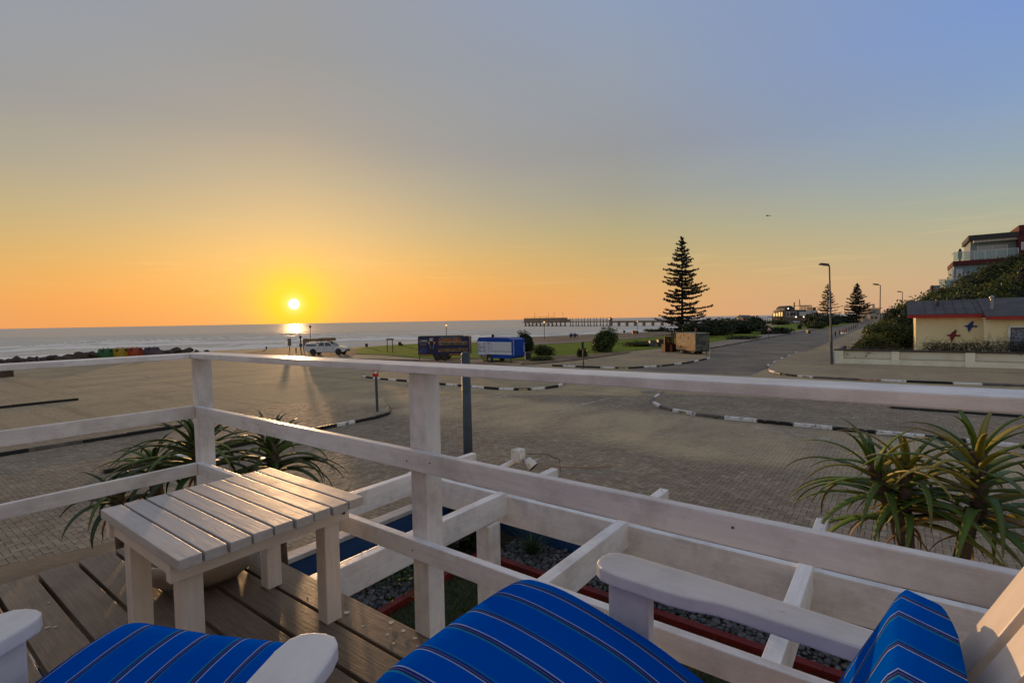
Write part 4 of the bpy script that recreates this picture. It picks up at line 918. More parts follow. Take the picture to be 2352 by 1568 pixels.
p = D(1901, 735, 215); pine('slim Norfolk pine partly behind the near street lamp', (p.x, p.y, 0), 16.6, 5.0, 19, 22, low=.16, blade=.6, dens=.8)
p = D(1968, 735, 225); pine('broad Norfolk pine right of the near street lamp', (p.x, p.y, 0), 17.2, 6.6, 22, 23, low=.12, blade=.75, dens=1.2)

# --- bushes along the sea front
def gb(label, u, vb, w, h, n, leaf, mt, seed, dy=.8, zc=.5, **kw):
    p = G(u, vb); dd = (p - CAM).dot(F_); rx = w * dd / FP / 2; rz = h * dd / FP; return bush(label, (p.x, p.y + rx * dy, rz * zc), (rx, rx * dy, rz * (1 - zc) + .0 * rz if zc < .5 else rz * .55), n, leaf, mt, seed, **kw)
gb('round clipped bush alone on the edge of the lawn', 1391, 810, 54, 44, 3200, .13, BUSH_G, 31)
gb('dark bush at the right end of the blue food trailer', 1207, 812, 40, 44, 2200, .13, BUSH_D, 32)
gb('dark spreading bush at the foot of the tall pine', 1607, 776, 82, 32, 3200, .28, BUSH_D, 33)
gb('dark bush right of the tall pine, behind the painted trailer', 1640, 772, 90, 32, 2400, .30, BUSH_D, 34)
gb('wide dark bush left of the jetty house', 1718, 767, 110, 28, 3200, .34, BUSH_D, 35)
gb('dark bush in front of the jetty house', 1746, 752, 36, 22, 1200, .36, BUSH_D, 36)
gb('dark low bush left of the warning sign', 1790, 768, 60, 15, 1200, .3, BUSH_D, 37)
gb('rounded bush on the far lawn near the yellow and black bin', 1882, 755, 38, 17, 1400, .3, BUSH_G, 38)
gb('spreading tree under the slim pine', 1900, 750, 66, 24, 2000, .4, BUSH_D, 39, name='spreading_tree', cat='tree')
gb('green mound of ground cover below the seafront restaurant', 1800, 746, 56, 10, 900, .4, BUSH_G, 40)
gb('small round shrub alone on the lawn behind the warning sign', 1838, 756, 8, 9, 350, .2, BUSH_D, 41)
gb('low green ground cover behind the dark waste bin', 1246, 818, 44, 22, 1500, .10, BUSH_G, 42)
gb('grey-green ground cover on the dirt beside the waste bin', 1245, 830, 54, 10, 1300, .09, BUSH_G, 43)
gb('small sapling bush behind the leaning sign pole', 1338, 822, 26, 22, 700, .10, BUSH_G, 44)
gb('grassy green verge left of the dark wheelie bins', 1490, 797, 100, 11, 1800, .12, BUSH_G, 45)
gb('low green bush beside the roadside pavement', 1718, 781, 70, 8, 900, .16, BUSH_G, 46)
gb('low green plants on the lawn right of the tall pine', 1510, 762, 60, 6, 500, .25, BUSH_G, 47)
gb('dark bush behind the broad pine', 1950, 742, 90, 18, 1400, .45, BUSH_D, 48)

# --- hillside hedge behind the yellow house
def hedge():
    pos = []; core = MB(); prof = [(2040, 748), (2075, 722), (2110, 698), (2150, 680), (2200, 662), (2250, 640), (2300, 616), (2352, 588), (2420, 556), (2500, 530)]
    i = 0
    for (u0, v0), (u1, v1) in zip(prof, prof[1:]):
        for s in (0, .34, .67):
            u, v = u0 + (u1 - u0) * s, v0 + (v1 - v0) * s
            for row, dd in enumerate((61, 57, 53.5)):
                vv = v + row * 26 + random.uniform(-3, 5)
                if vv > 760: continue
                r = random.uniform(2.0, 2.7); c = D(u + random.uniform(-6, 6), vv + r * FP / dd * .9, dd + random.uniform(-1, 1))
                pos.append(ellpts(c, (r, r * .9, r), 2300 if u < 2370 else 400, i)); core.add(*ellcore(c, (r, r * .9, r), i, .86)); i += 1
    h = thing('hillside_hedge', 'tall dense green hedge climbing the slope behind the yellow house', 'hedge', D(2200, 740, 60).xy.to_3d())
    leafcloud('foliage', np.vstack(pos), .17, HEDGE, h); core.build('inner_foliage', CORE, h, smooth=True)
hedge()
pb = D(2045, 790, 49.5)
bush('leafy green shrub at the corner behind the cream wall', (pb.x - .2, pb.y, 1.4), (2.3, 1.8, 1.55), 8000, .12, HEDGE, 51)
pb = D(2000, 795, 47.5); bush('lower green shrub at the left end of the cream wall', (pb.x, pb.y, .9), (1.5, 1.3, 1.0), 4200, .11, HEDGE, 52)
pb = D(2088, 770, 52.5); bush('dark tall shrub against the left end of the yellow house', (pb.x, pb.y, 2.1), (1.8, 1.7, 2.3), 3600, .2, BUSH_D, 53)
# bare twiggy hedge in front of the yellow house
def twigs(label, aA, aB, b, z0, h, n, seed):
    rs = random.Random(seed); m = MB(); t = thing('bare_shrub', label, 'shrub', ab((aA + aB) / 2, b, z0), 0, 'bare clipped shrubs in front of the yellow house')
    fine = []
    for i in range(n):
        p = ab(rs.uniform(aA, aB), b + rs.uniform(-.35, .35), z0); pts = [p]; d = Vector((rs.uniform(-.7, .7), rs.uniform(-.5, .5), 1))
        for k in range(5): d = (d + Vector((rs.uniform(-.9, .9), rs.uniform(-.6, .6), rs.uniform(-.5, .5)))).normalized(); pts.append(pts[-1] + d * h * .25)
        m.tube(pts, [.022, .02, .017, .013, .01, .005], 4, cap=False)
        for k in range(9):
            q = pts[rs.randint(2, 5)]; e = Vector((rs.uniform(-1, 1), rs.uniform(-1, 1), rs.uniform(0, 1.1))).normalized()
            m.tube([q, q + e * h * rs.uniform(.15, .38)], [.008, .003], 3, cap=False)
    m.build('branches', TWIG, t)
    pts = np.array([tuple(ab(rs.uniform(aA, aB), b + rs.uniform(-.4, .4), z0 + h * rs.uniform(.5, .95))) for _ in range(n * 22)]); leafcloud('foliage', pts, .045, BUSH_D, t)
twigs('bare clipped shrub under the red bird ornament', -1.6, -4.9, 50.6, .5, 1.35, 90, 1); twigs('bare clipped shrub in front of the curtained window', -5.0, -10.5, 50.4, .5, 1.5, 130, 2)
twigs('bare twiggy shrub behind the left bay of the cream wall', 3.2, -.9, 49.6, .4, 1.1, 60, 3)
# small palm
def palm(label, base, H, L, seed):
    rs = random.Random(seed); t = thing('palm_tree', label, 'palm', base); b = Vector(base); MB().tube([b, b + Vector((.1, 0, H))], [.16, .12], 8).build('trunk', BARK, t); V = []
    for i in range(22):
        az = rs.uniform(0, 6.28); e = R(rs.uniform(-5, 70)); p = b + Vector((.1, 0, H))
        for k in range(8):
            p = p + Vector((math.cos(az) * math.cos(e), math.sin(az) * math.cos(e), math.sin(e))) * L / 8; e -= R(12)
            for q in range(7): V.append(tuple(p + Vector((rs.uniform(-.16, .16), rs.uniform(-.16, .16), rs.uniform(-.2, .05)))))
    leafcloud('crown', np.array(V), .09, BUSH_D, t, aspect=4)
pp = D(2058, 740, 58); palm('small palm behind the shrubs left of the yellow house', (pp.x, pp.y, 0), 4.0, 1.5, 2)

# ================================================================== BUILDINGS
def aU(u, B):
    """A coordinate of the point on the vertical plane B that is seen in column u"""
    k = (u - 1176) / FP; return (EB.x * B - k * EB.y * B) / (-EA.x + k * EA.y)
def zV(u, v, B):
    p = ab(aU(u, B), B); d = p.y; h0 = 755 - .0178 * u; return CAM_H + (h0 - v) * d / FP
def ABbox(a0, a1, b0, b1, z0, z1): return ab((a0 + a1) / 2, (b0 + b1) / 2, (z0 + z1) / 2), (abs(a1 - a0), abs(b1 - b0), z1 - z0)
def bxAB(name, mt, parent, a0, a1, b0, b1, z0, z1, bevel=0.0):
    c, d = ABbox(a0, a1, b0, b1, z0, z1); return MB().box((0, 0, 0), d).build(name, mt, parent, Matrix.Translation(c) @ Matrix.Rotation(ROT_A, 4, 'Z'), bevel)
YEL = M_('yellow_plaster', (.88, .75, .42), .8, (.80, .66, .35), 1.1, bump=.25, bs=40); CREAM = M_('cream_plaster', (.86, .83, .66), .75, (.74, .70, .53), .9, bump=.2, bs=30); ROOFG = M_('grey_roof_sheet', (.085, .08, .078), .7, (.12, .112, .108), .7, bump=.2, bs=8, spec=.08)
COPD = M_('dark_coping', (.05, .04, .036), .6, (.08, .066, .058), 4); CURT = M_('lace_curtain', (.30, .31, .36), .7, (.08, .085, .10), 9, .4, .6); PALEG = M_('pane_pale', (.34, .38, .42), .1, spec=.6)

# --- cream boundary wall
cw = thing('boundary_wall', 'long cream plastered garden wall with dark coping in front of the yellow house', 'wall', ab(4, 48.6, 0))
WB = 48.9; pil = [4.05, 3.45], [.35, -.15], [-3.9, -4.45], [-8.6, -9.2]
CREAMP = M_('cream_panel', (.74, .70, .54), .75, (.62, .57, .42), .7, bump=.2, bs=30); SHADE = M_('painted_shade', (.24, .20, .14), .9, (.34, .29, .2), 5)
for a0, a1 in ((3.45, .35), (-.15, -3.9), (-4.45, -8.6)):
    bxAB('shade_line', SHADE, cw, a0, a1, WB - .088, WB, .556, .578); bxAB('shade_line', SHADE, cw, a0, a1, WB - .012, WB, 1.118, 1.162); bxAB('shade_line', SHADE, cw, a0, a0 - .035, WB - .014, WB, .58, 1.117)  # dark strips paint the shadow lines under coping and ledge and beside pillars
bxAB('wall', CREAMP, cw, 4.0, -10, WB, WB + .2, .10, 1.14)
bxAB('plinth', CREAM, cw, 4.0, -10, WB - .05, WB, .10, .52)
bxAB('ledge', CREAM, cw, 4.0, -10, WB - .075, WB + .0, .522, .55)
for a0, a1 in pil: bxAB('pillar', CREAM, cw, a0, a1, WB - .13, WB + .25, .0, 1.16)
for i in range(3): bxAB('coping', COPD, cw, 4.10 - i * 4.55, -.40 - i * 4.55, WB - .17, WB + .28, 1.165 + i * .003, 1.26 + i * .003)
bxAB('footing', COPD, cw, 3.9, -10, WB - .065, WB + .2, 0, .098)
bxAB('side_wall', COPD, cw, 4.05, 3.8, WB + .26, 57, .0, 1.15)

# --- yellow house
hs = thing('yellow_house', 'single-storey yellow house with grey roof and red fascia behind the cream wall', 'house', ab(-5, 53, 0))
HB = 53.0; A0h = aU(2104, HB); A1h = aU(2257, HB); A2h = -22
bxAB('wall', YEL, hs, A0h, A1h, HB, HB + 8, 0, 3.66); bxAB('wall', YEL, hs, A1h, A2h, HB - 1.2, HB + 8, 0, 3.52); bxAB('corner_pier', YEL, hs, A1h - 1.05, A1h + .01, HB - 1.26, HB - .5, 0, 3.50)
def roofAB(name, a0, a1, b0, z0, b1, z1, t=.1):
    m = MB(); P = [ab(a0, b0, z0), ab(a1, b0, z0), ab(a1, b1, z1), ab(a0, b1, z1)]; m.add([p for p in P] + [p + Vector((0, 0, t)) for p in P], [(0, 1, 2, 3), (7, 6, 5, 4), (0, 4, 5, 1), (1, 5, 6, 2), (2, 6, 7, 3), (3, 7, 4, 0)]); return m.build(name, ROOFG, hs)
r1 = roofAB('roof', A0h + .55, A1h - .6, HB - .5, 3.86, HB + 4.0, 5.0); r2 = roofAB('roof', A1h + .0, A2h, HB - 1.75, 3.66, HB + 4.0, 5.06)
for a in np.arange(A0h - .6, A1h, -.62): board('roof_seam', r1, ab(a, HB - .49, 3.985), ab(a, HB + 3.95, 5.115), .04, .035, ROOFG, 0)
bxAB('fascia', REDP, hs, A0h + .56, A1h - .6, HB - .53, HB - .495, 3.66, 3.90); bxAB('fascia', REDP, hs, A1h - .002, A2h, HB - 1.785, HB - 1.75, 3.48, 3.70)
m = MB().lathe([(.11, 0), (.10, 1.15), (.15, 1.2), (.15, 1.3), (.03, 1.42)], n=12); m.build('chimney_pipe', STEEL, r2, Matrix.Translation(ab(A1h - .55, HB + .4, 3.9)))
bxAB('vent', COPD, r1, A0h - 1.35, A0h - 1.55, HB + 2.0, HB + 2.2, 4.5, 5.05)
w = MB().box((0, 0, 0), (2.6, .1, 1.75)); aw = aU(2318, HB - 1.2) - 1.3
fr_ = w.build('window', M_('window_recess', (.10, .085, .07), .6), hs, Matrix.Translation(ab(aw, HB - 1.21, 2.0)) @ Matrix.Rotation(ROT_A, 4, 'Z'))
bxAB('curtain', CURT, fr_, aw + 1.15, aw - 1.25, HB - 1.275, HB - 1.262, 1.2, 2.75); bxAB('frame', WPLAIN, fr_, aw + 1.36, aw + 1.28, HB - 1.30, HB - 1.2, 1.1, 2.92); bxAB('frame', WPLAIN, fr_, aw + 1.36, aw - 1.3, HB - 1.30, HB - 1.2, 2.88, 2.95)
MB().tube([ab(A1h - 1.35, HB - 1.27, .3), ab(A1h - 1.35, HB - 1.27, 3.1)], .06, 8).build('downpipe', CREAM, hs)
BIRD = [(-.50, .03), (-.34, .08), (-.20, .10), (-.08, .26), (.06, .42), (.22, .56), (.24, .34), (.18, .12), (.28, .05), (.54, .08), (.44, -.01), (.55, -.08), (.24, -.08), (.12, -.12), (.06, -.30), (-.08, -.56), (-.16, -.36), (-.20, -.10), (-.34, -.02)]
def birdart(label, u, v, mt, sc):
    p = ab(aU(u, HB), HB - .03, zV(u, v, HB)); Mx = Matrix.Translation(p) @ Matrix.Rotation(ROT_A + math.pi, 4, 'Z') @ Matrix.Rotation(R(90), 4, 'X'); m = MB().prism([(x * sc, y * sc) for x, y in BIRD], -.0, .045); o = m.build('bird_ornament', mt, None, Mx); tag(o, label, 'ornament', 'bird ornaments on the yellow wall')
birdart('blue flying bird ornament on the yellow house wall', 2229, 749, M_('ornament_blue', (.012, .05, .17), .4, (.01, .04, .13), 6), .80)
birdart('red flying bird ornament low on the yellow house wall above the bare shrub', 2190, 770, M_('ornament_red', (.19, .016, .013), .4, (.13, .014, .012), 6), .85)

# --- modern apartment block on the slope
TILE = M_('blue_grey_cladding', (.25, .32, .35), .5, (.21, .275, .305), .8); MAROON = M_('maroon_plaster', (.12, .022, .022), .7, (.085, .018, .018), 1); RFD = M_('dark_roof', (.035, .037, .04), .6, (.05, .05, .05), 1); ALU = M_('aluminium', (.48, .49, .51), .35, metal=.5)
def glassmat():
    m, nt, b = newmat('balcony_glass'); b.inputs['Base Color'].default_value = (.55, .66, .66, 1); b.inputs['Roughness'].default_value = .05
    tr = nd(nt, 'ShaderNodeBsdfTransparent', {0: (.82, .9, .88, 1)}); mx = nd(nt, 'ShaderNodeMixShader', {0: .72, 1: b.outputs[0], 2: tr}); nt.links.new(mx.outputs[0], nt.nodes['Material Output'].inputs[0]); return m
GLS = glassmat()
ap = thing('apartment_block', 'blue grey modern apartment block with maroon bands and glass balconies above the hedge', 'building', ab(-8, 92, 0))
AB_ = 92.0; u2a = lambda u: aU(u, AB_); zz = lambda u, v: zV(u, v, AB_)
zf2 = zz(2188, 601); zf1 = zz(2170, 660); zt = zz(2230, 552)
bxAB('wall', TILE, ap, u2a(2189), -24, AB_, AB_ + 10, 2, zf2 - .62)
bxAB('floor_band', MAROON, ap, u2a(2187), -24, AB_ - .35, AB_ + 10, zf2 - .6, zf2)
ub = bxAB('wall', TILE, ap, u2a(2229), -24, AB_ + 1.6, AB_ + 10, zf2 + .002, zt + .35)
zr0, zr1 = zz(2222, 553), zz(2335, 541)
m = MB(); a0, a1 = u2a(2221), -15.0; P = [ab(a0, AB_ - .2, zt - .05), ab(a1, AB_ - .2, zt - .05), ab(a1, AB_ + 9, zt - .05), ab(a0, AB_ + 9, zt - .05)]
m.add(P + [p + Vector((0, 0, .62)) for p in P], [(0, 1, 2, 3), (7, 6, 5, 4), (0, 4, 5, 1), (1, 5, 6, 2), (2, 6, 7, 3), (3, 7, 4, 0)]); rf = m.build('roof', RFD, ap)
m = MB(); P = [ab(a0 - .6, AB_ + .4, zt - .35), ab(a1, AB_ + .4, zt - .35), ab(a1, AB_ + 1.7, zt - .35), ab(a0 - .6, AB_ + 1.7, zt - .35)]
m.add(P + [p + Vector((0, 0, .3)) for p in P], [(0, 1, 2, 3), (7, 6, 5, 4), (0, 4, 5, 1), (1, 5, 6, 2), (2, 6, 7, 3), (3, 7, 4, 0)]); m.build('soffit', WPLAIN, rf)
def win(a0, a1, b, z0, z1, nm=2, mt=PALEG):
    f = bxAB('window', WPLAIN, ap, a0 + .07, a1 - .07, b - .05, b + .05, z0 - .07, z1 + .07); n_ = nm
    for i in range(n_):
        x0 = a0 + (a1 - a0) * i / n_ + (-.03); x1 = a0 + (a1 - a0) * (i + 1) / n_ + .03; bxAB('pane', mt, f, x0, x1, b - .065, b - .052, z0, z1)
k2 = AB_ + 1.6
def aU2(u): return aU(u, k2)
win(aU2(2243), aU2(2310), k2, zf2 + .1, zV(2270, 566, k2), 2)
win(u2a(2197), u2a(2207), AB_, zf1 - .2, zz(2200, 620), 1)
bxAB('wall', MAROON, ap, u2a(2335.5), -24, AB_ - .2, AB_ + 9, zf2 - 2, zz(2340, 519)); win(u2a(2343), -16, AB_ - .2, zz(2343, 574), zz(2343, 559), 2)
def balcony(u0, a1, b, z, h=1.05, n=6, side=True):
    a0 = aU(u0, b); bxAB('handrail', ALU, ap, a0, a1, b - .03, b + .03, z + h, z + h + .06)
    for i in range(n + 1): a = a0 + (a1 - a0) * i / n; bxAB('baluster', ALU, ap, a + .035, a - .035, b - .028, b + .028, z, z + h)
    for i in range(n): x0 = a0 + (a1 - a0) * i / n; x1 = a0 + (a1 - a0) * (i + 1) / n; bxAB('glass_panel', GLS, ap, x0 - .05, x1 + .05, b - .008, b + .008, z + .06, z + h - .02)
    if side: bxAB('handrail', ALU, ap, a0 + .03, a0 - .03, b + .04, b + 4, z + h, z + h + .06)
balcony(2189, u2a(2335), AB_ - .3, zf2, 1.15, 6)
zb = zz(2160, 663); bxAB('floor_band', MAROON, ap, u2a(2156), -12, AB_ - 1.6, AB_ - .01, zb - .5, zb); balcony(2158, -8.5, AB_ - 1.5, zb, 1.15, 5)
bxAB('terrace_block', MAROON, ap, u2a(2138), u2a(2141), AB_ - 1.2, AB_ + 3, zb - 3, zz(2140, 656)); bxAB('terrace_block', TILE, ap, u2a(2141) - .01, u2a(2157), AB_ - 1.0, AB_ + 3, zb - 3, zz(2140, 656.5)); bxAB('stair_block', TILE, ap, u2a(2173), u2a(2187), AB_ + .2, AB_ + 3, zb - .01, zb + 1.1)
sbp = ab(u2a(2203), AB_ + .3, zf2); o = MB().prism([(.22 * math.cos(t_) , .85 * math.sin(t_) + .85) for t_ in np.linspace(0, 6.2, 18)], -.04, .04).build('surfboard', BLACK, None, Matrix.Translation(sbp) @ Matrix.Rotation(ROT_A, 4, 'Z') @ Matrix.Rotation(R(90), 4, 'X') @ Matrix.Scale(1.0, 4)); tag(o, 'dark surfboard standing on the upper glass balcony', 'surfboard')

# --- seafront restaurant, shed and far house
WG = M_('dark_cladding', (.075, .075, .085), .75, (.055, .052, .055), .3); BRN = M_('brown_wall', (.17, .12, .09), .8, (.12, .085, .065), .3); GLOW = M_('lit_window', (.5, .3, .1), .4, emit=((1.0, .62, .22), 1.2)); WWIN = M_('pale_window', (.42, .44, .46), .3)
def dbox(name, mt, parent, u0, u1, v0, v1, d, thick=4.0):
    """block whose front face spans the given columns and rows at the given depth"""
    a, b = D(u0, v1, d), D(u1, v0, d); c = (a + b) / 2; return MB().box((0, 0, 0), (b.x - a.x, thick, b.z - a.z)).build(name, mt, parent, Matrix.Translation((c.x, c.y + thick / 2, c.z)))
rs_ = thing('restaurant', 'dark timber seafront restaurant with rooftop deck and masts beside the jetty', 'restaurant', D(1825, 742, 250))
dbox('base_wall', BRN, rs_, 1795, 1852, 728, 746, 250, 9); dbox('wall', WG, rs_, 1851, 1877, 712, 746, 250.4, 9); dbox('wall', WG, rs_, 1805, 1852, 711, 728.3, 249.6, 9); dbox('wall', BRN, rs_, 1799, 1806, 712, 742, 249.2, 9)
m = MB(); c = D(1813, 711.5, 249.2); rr2 = 12.5 * 249 / FP; m.prism([(rr2 * .92 * math.cos(t_), rr2 * .78 * math.sin(t_)) for t_ in np.linspace(0, math.pi, 14)], -4, 4); m.build('arched_roof', RFD, rs_, Matrix.Translation((c.x, c.y + 4, c.z)) @ Matrix.Rotation(R(90), 4, 'X'))
for (u0, u1, v0, v1, mt) in [(1807, 1813, 717, 726, GLASSD), (1815, 1822, 717, 726, GLASSD), (1823, 1828, 717, 726, GLASSD), (1838, 1843, 717, 724, WWIN), (1845, 1850, 717, 724, WWIN), (1853, 1863, 714, 721, WWIN), (1868, 1875, 714, 721, WWIN), (1870.5, 1873, 722.5, 728, WWIN)]:
    f = dbox('window', WPLAIN, rs_, u0 - .8, u1 + .8, v0 - .8, v1 + .8, 249.0, .5); dbox('pane', mt, f, u0, u1, v0, v1, 248.85, .1)
rd = dbox('roof_deck', RFD, rs_, 1837, 1865, 700.5, 702.3, 250, 6)
for u in np.linspace(1837.5, 1864, 9): dbox('post', RFD, rd, u, u + .9, 702.3, 711, 250.2, .4)
dbox('rail', RFD, rd, 1837, 1865, 706, 706.8, 250.1, .2); dbox('roof_box', RFD, rs_, 1867.5, 1874, 705.5, 712.3, 250.6, 5)
dbox('chimney', BRN, rs_, 1824, 1825.6, 694, 711.5, 249.8, .4); MB().tube([D(1837.5, 704, 250), D(1836, 687, 250)], [.22, .15], 6).build('mast', BRN, rs_)
vr = dbox('veranda_roof', RFD, rs_, 1787, 1800, 714, 715.5, 249, 5); dbox('veranda_floor', BRN, rs_, 1775, 1800, 726.5, 728, 248.8, 5)
dbox('glass_screen', GLOW, rs_, 1776, 1786, 719, 726, 249.4, .1); dbox('glass_screen', GLOW, rs_, 1788, 1799, 716.5, 726, 249.4, .1)
for u in (1775, 1781, 1787, 1793, 1798): dbox('post', BRN, rs_, u, u + 1, 716 if u > 1785 else 719, 744, 248.9, .3)
def lampball(u, v, d, parent): p = D(u, v, d); MB().lathe([(0, -.28), (.2, -.2), (.28, 0), (.2, .2), (0, .28)], n=10).build('lamp', M_('lit_lamp', (.9, .85, .7), .4, emit=((1, .86, .6), 3.0)) if 'lit_lamp' not in bpy.data.materials else bpy.data.materials['lit_lamp'], parent, Matrix.Translation(p))
for u, v in ((1810.5, 708.5), (1846, 727.5), (1828.5, 727.8)): lampball(u, v, 248.5, rs_)
sh = thing('jetty_house', 'low timber jetty house with a hipped grey roof left of the restaurant', 'house', D(1720, 742, 262))
dbox('wall', BRN, sh, 1707, 1733, 729, 741, 262, 6); a = D(1704.5, 729.2, 261.5); b = D(1736, 729.2, 261.5); m = MB(); hgt = 5.8 * 262 / FP
m.add([(a.x, a.y, a.z), (b.x, b.y, b.z), (b.x, b.y + 8, b.z), (a.x, a.y + 8, a.z), (a.x + 1.6, a.y + 4, a.z + hgt), (b.x - 1.6, b.y + 4, b.z + hgt)], [(0, 1, 5, 4), (1, 2, 5), (2, 3, 4, 5), (3, 0, 4), (3, 2, 1, 0)]); m.build('roof', M_('slate_green_roof', (.07, .085, .08), .6), sh)
for u in (1708, 1719, 1726): dbox('window', GLASSD, sh, u, u + 4, 731.5, 736, 261.8, .1)
wk = thing('covered_walkway', 'covered timber walkway between the jetty house and the restaurant', 'walkway', D(1755, 742, 258))
dbox('roof', RFD, wk, 1735, 1775, 728.5, 730, 258, 3); dbox('floor', BRN, wk, 1735, 1776, 739, 741.5, 258, 3)
for u in np.linspace(1736, 1773, 8): dbox('post', RFD, wk, u, u + .8, 730, 739, 257.9, .25)
dbox('rail', BRN, wk, 1735, 1775, 736, 736.7, 257.8, .1); dbox('bank', BRN, wk, 1736, 1800, 741, 752, 259, 5)
fh = thing('far_house', 'hazy pale two-storey house beyond the broad pine', 'house', D(2018, 738, 250)); PALEW = M_('hazy_plaster', (.36, .31, .26), .8, (.28, .24, .2), .2)
dbox('wall', PALEW, fh, 1999, 2044, 722, 742, 250, 10); dbox('wall', PALEW, fh, 1996, 2022, 709, 722.2, 252, 9); dbox('roof', RFD, fh, 1992, 2027, 706.8, 708.8, 251, 11); dbox('roof', RFD, fh, 2022, 2046, 719.5, 721.8, 249.6, 10)
for u in (2001, 2010, 2030): dbox('window', GLASSD, fh, u, u + 5, 726, 732, 249.8, .1)
dbox('chimney', PALEW, fh, 2007, 2009, 698, 707, 251.5, 1)
fb = thing('low_far_building', 'low pale building in the haze between the two far pines', 'building', D(1935, 735, 300)); dbox('wall', PALEW, fb, 1915, 1955, 727, 736, 300, 6); dbox('roof', BRN, fb, 1913, 1957, 725, 727.2, 299.5, 7)

# --- jetty
JT = M_('jetty_concrete', (.24, .18, .13), .8, (.18, .135, .10), .2); JD = M_('jetty_dark', (.13, .095, .07), .8, (.17, .125, .09), .3)
jt = thing('jetty', 'long jetty on piles running out to sea with a raised platform at its end', 'pier', Vector((75, 425, SEA_Z)))
J0, J1 = Vector((15.6, 512, 0)), Vector((152, 314, 0)); Jd = (J1 - J0).normalized(); JL = (J1 - J0).length; Jn = Vector((-Jd.y, Jd.x, 0))
def jp(s, z, off=0.0): q = J0 + Jd * s + Jn * off; return Vector((q.x, q.y, z))
def uS(u):
    k = (u - 1176) / FP; return (k * J0.y - J0.x) / (Jd.x - k * Jd.y)
ZT = .75
def jbeam(name, mt, s0, s1, z0, z1, w, off=0.0):
    M, L = frame(jp(s0, (z0 + z1) / 2, off), jp(s1, (z0 + z1) / 2, off)); return MB().box((0, 0, 0), (L, w, z1 - z0)).build(name, mt, jt, M)
se = uS(1301); sm = uS(1408)
jbeam('deck', JD, uS(1209), se + 3, ZT, ZT + .7, 9); pf = jbeam('platform', JT, uS(1212), uS(1296), ZT + .7, ZT + 4.4, 8.5); jbeam('ramp', JT, uS(1296), se + 2, ZT + .7, ZT + 2.6, 7)
jbeam('deck', JT, se, JL, ZT + .1, ZT + .95, 6); jbeam('beam', JT, sm, JL, ZT - .45, ZT + .1, 4)
def jrail(s0, s1, z, n, off): 
    jbeam('handrail', JD, s0, s1, z + 1.0, z + 1.12, .12, off)
    for i in range(n + 1): q = jp(s0 + (s1 - s0) * i / n, z, off); MB().box((0, 0, .5), (.14, .14, 1.0)).build('rail_post', JD, jt, Matrix.Translation(q))
jrail(uS(1212), uS(1280), ZT + 4.4, 16, -4); jrail(se, JL, ZT + .95, 54, -2.9)
for i in range(11): s = uS(1214) + (uS(1305) - uS(1214)) * i / 10; MB().tube([jp(s, SEA_Z - 2, -3.4), jp(s, ZT, -3.4)], [.75, .6], 8).build('pile', JD, jt); MB().lathe([(1.3, 0), (1.3, .9), (.7, 1.3)], n=10).build('pile_cap', JD, jt, Matrix.Translation(jp(s, SEA_Z - .4, -3.4)))
for i in range(5): s = uS(1214) + (uS(1280) - uS(1214)) * i / 5; e = (uS(1280) - uS(1214)) / 5; MB().beam(jp(s, SEA_Z + .6, -3.4), jp(s + e * .5, ZT, -3.4), .3, .3).build('brace', JD, jt); MB().beam(jp(s + e * .5, ZT, -3.4), jp(s + e, SEA_Z + .6, -3.4), .3, .3).build('brace', JD, jt)
for i in range(7):
    s = uS(1316) + (uS(1400) - uS(1316)) * i / 6
    for q in (0, 3.2): MB().tube([jp(s + q, SEA_Z - 2, -2.6), jp(s + q, ZT + 4.2, -2.6)], [.45, .18], 8).build('pile', JD, jt); MB().box((0, 0, 0), (1.4, 1.4, .9)).build('pile_cap', JD, jt, Matrix.Translation(jp(s + q, SEA_Z + .3, -2.6)))
i = 0; s = sm
while s < JL:
    MB().box((0, 0, (ZT + SEA_Z) / 2 - .6), (1.5, 2.2, ZT - SEA_Z + 1.4), ROT_A).build('pile', JT, jt, Matrix.Translation(jp(s, 0, -1.8))); s += 8.5
    i += 1
for u in (1404, 1700): MB().lathe([(0, 0), (1.1, 0), (1.1, 1.7), (1.7, 1.75), (0, 3.1)], n=10).build('kiosk', JD, jt, Matrix.Translation(jp(uS(u), ZT + .95, 0)))
for u in (1226, 1257, 1270, 1290): MB().tube([jp(uS(u), ZT + 4.4, 2), jp(uS(u), ZT + 4.4 + random.uniform(3, 6), 2)], .12, 5).build('mast', JD, jt)

# ================================================================== STREET OBJECTS
def signpost(name, label, cat, u, vb, vt, r, mt=POLE, lean=(0, 0)):
    p, h = rise(u, vb, vt); t = thing(name, label, cat, p); MB().tube([p, p + Vector((lean[0] * .5, lean[1] * .5, h * .5)), p + Vector((lean[0], lean[1], h))], r, 12).build('pole', mt, t, smooth=False); return t, p, h
# street lamps
def street_lamp(label, p, H, lean=(0, 0), arm=.7, r=(.095, .055)):
    t = thing('street_lamp', label, 'street lamp', p, 0, 'street lamps along the road'); top = Vector(p) + Vector((lean[0], lean[1], H))
    MB().tube([p, Vector(p).lerp(top, .3), Vector(p).lerp(top, .301), top], [r[0], r[0] * .95, r[0] * .8, r[1]], 10).build('pole', POLE, t)
    q = top + Vector((-arm, -.1, .10)); MB().tube([top + Vector((.03, 0, -.02)), q], [.045, .04], 8).build('arm', POLE, t)
    MB().box((0, 0, 0), (.75, .30, .16), taper=.8).build('lamp_head', BLACK, t, Matrix.Translation(q + Vector((-.05, 0, .03))) @ Matrix.Rotation(R(6), 4, 'Y'), .03)
    MB().box((0, 0, 0), (.5, .2, .03)).build('lens', WPLAIN, t, Matrix.Translation(q + Vector((-.05, 0, -.065))) @ Matrix.Rotation(R(6), 4, 'Y'))
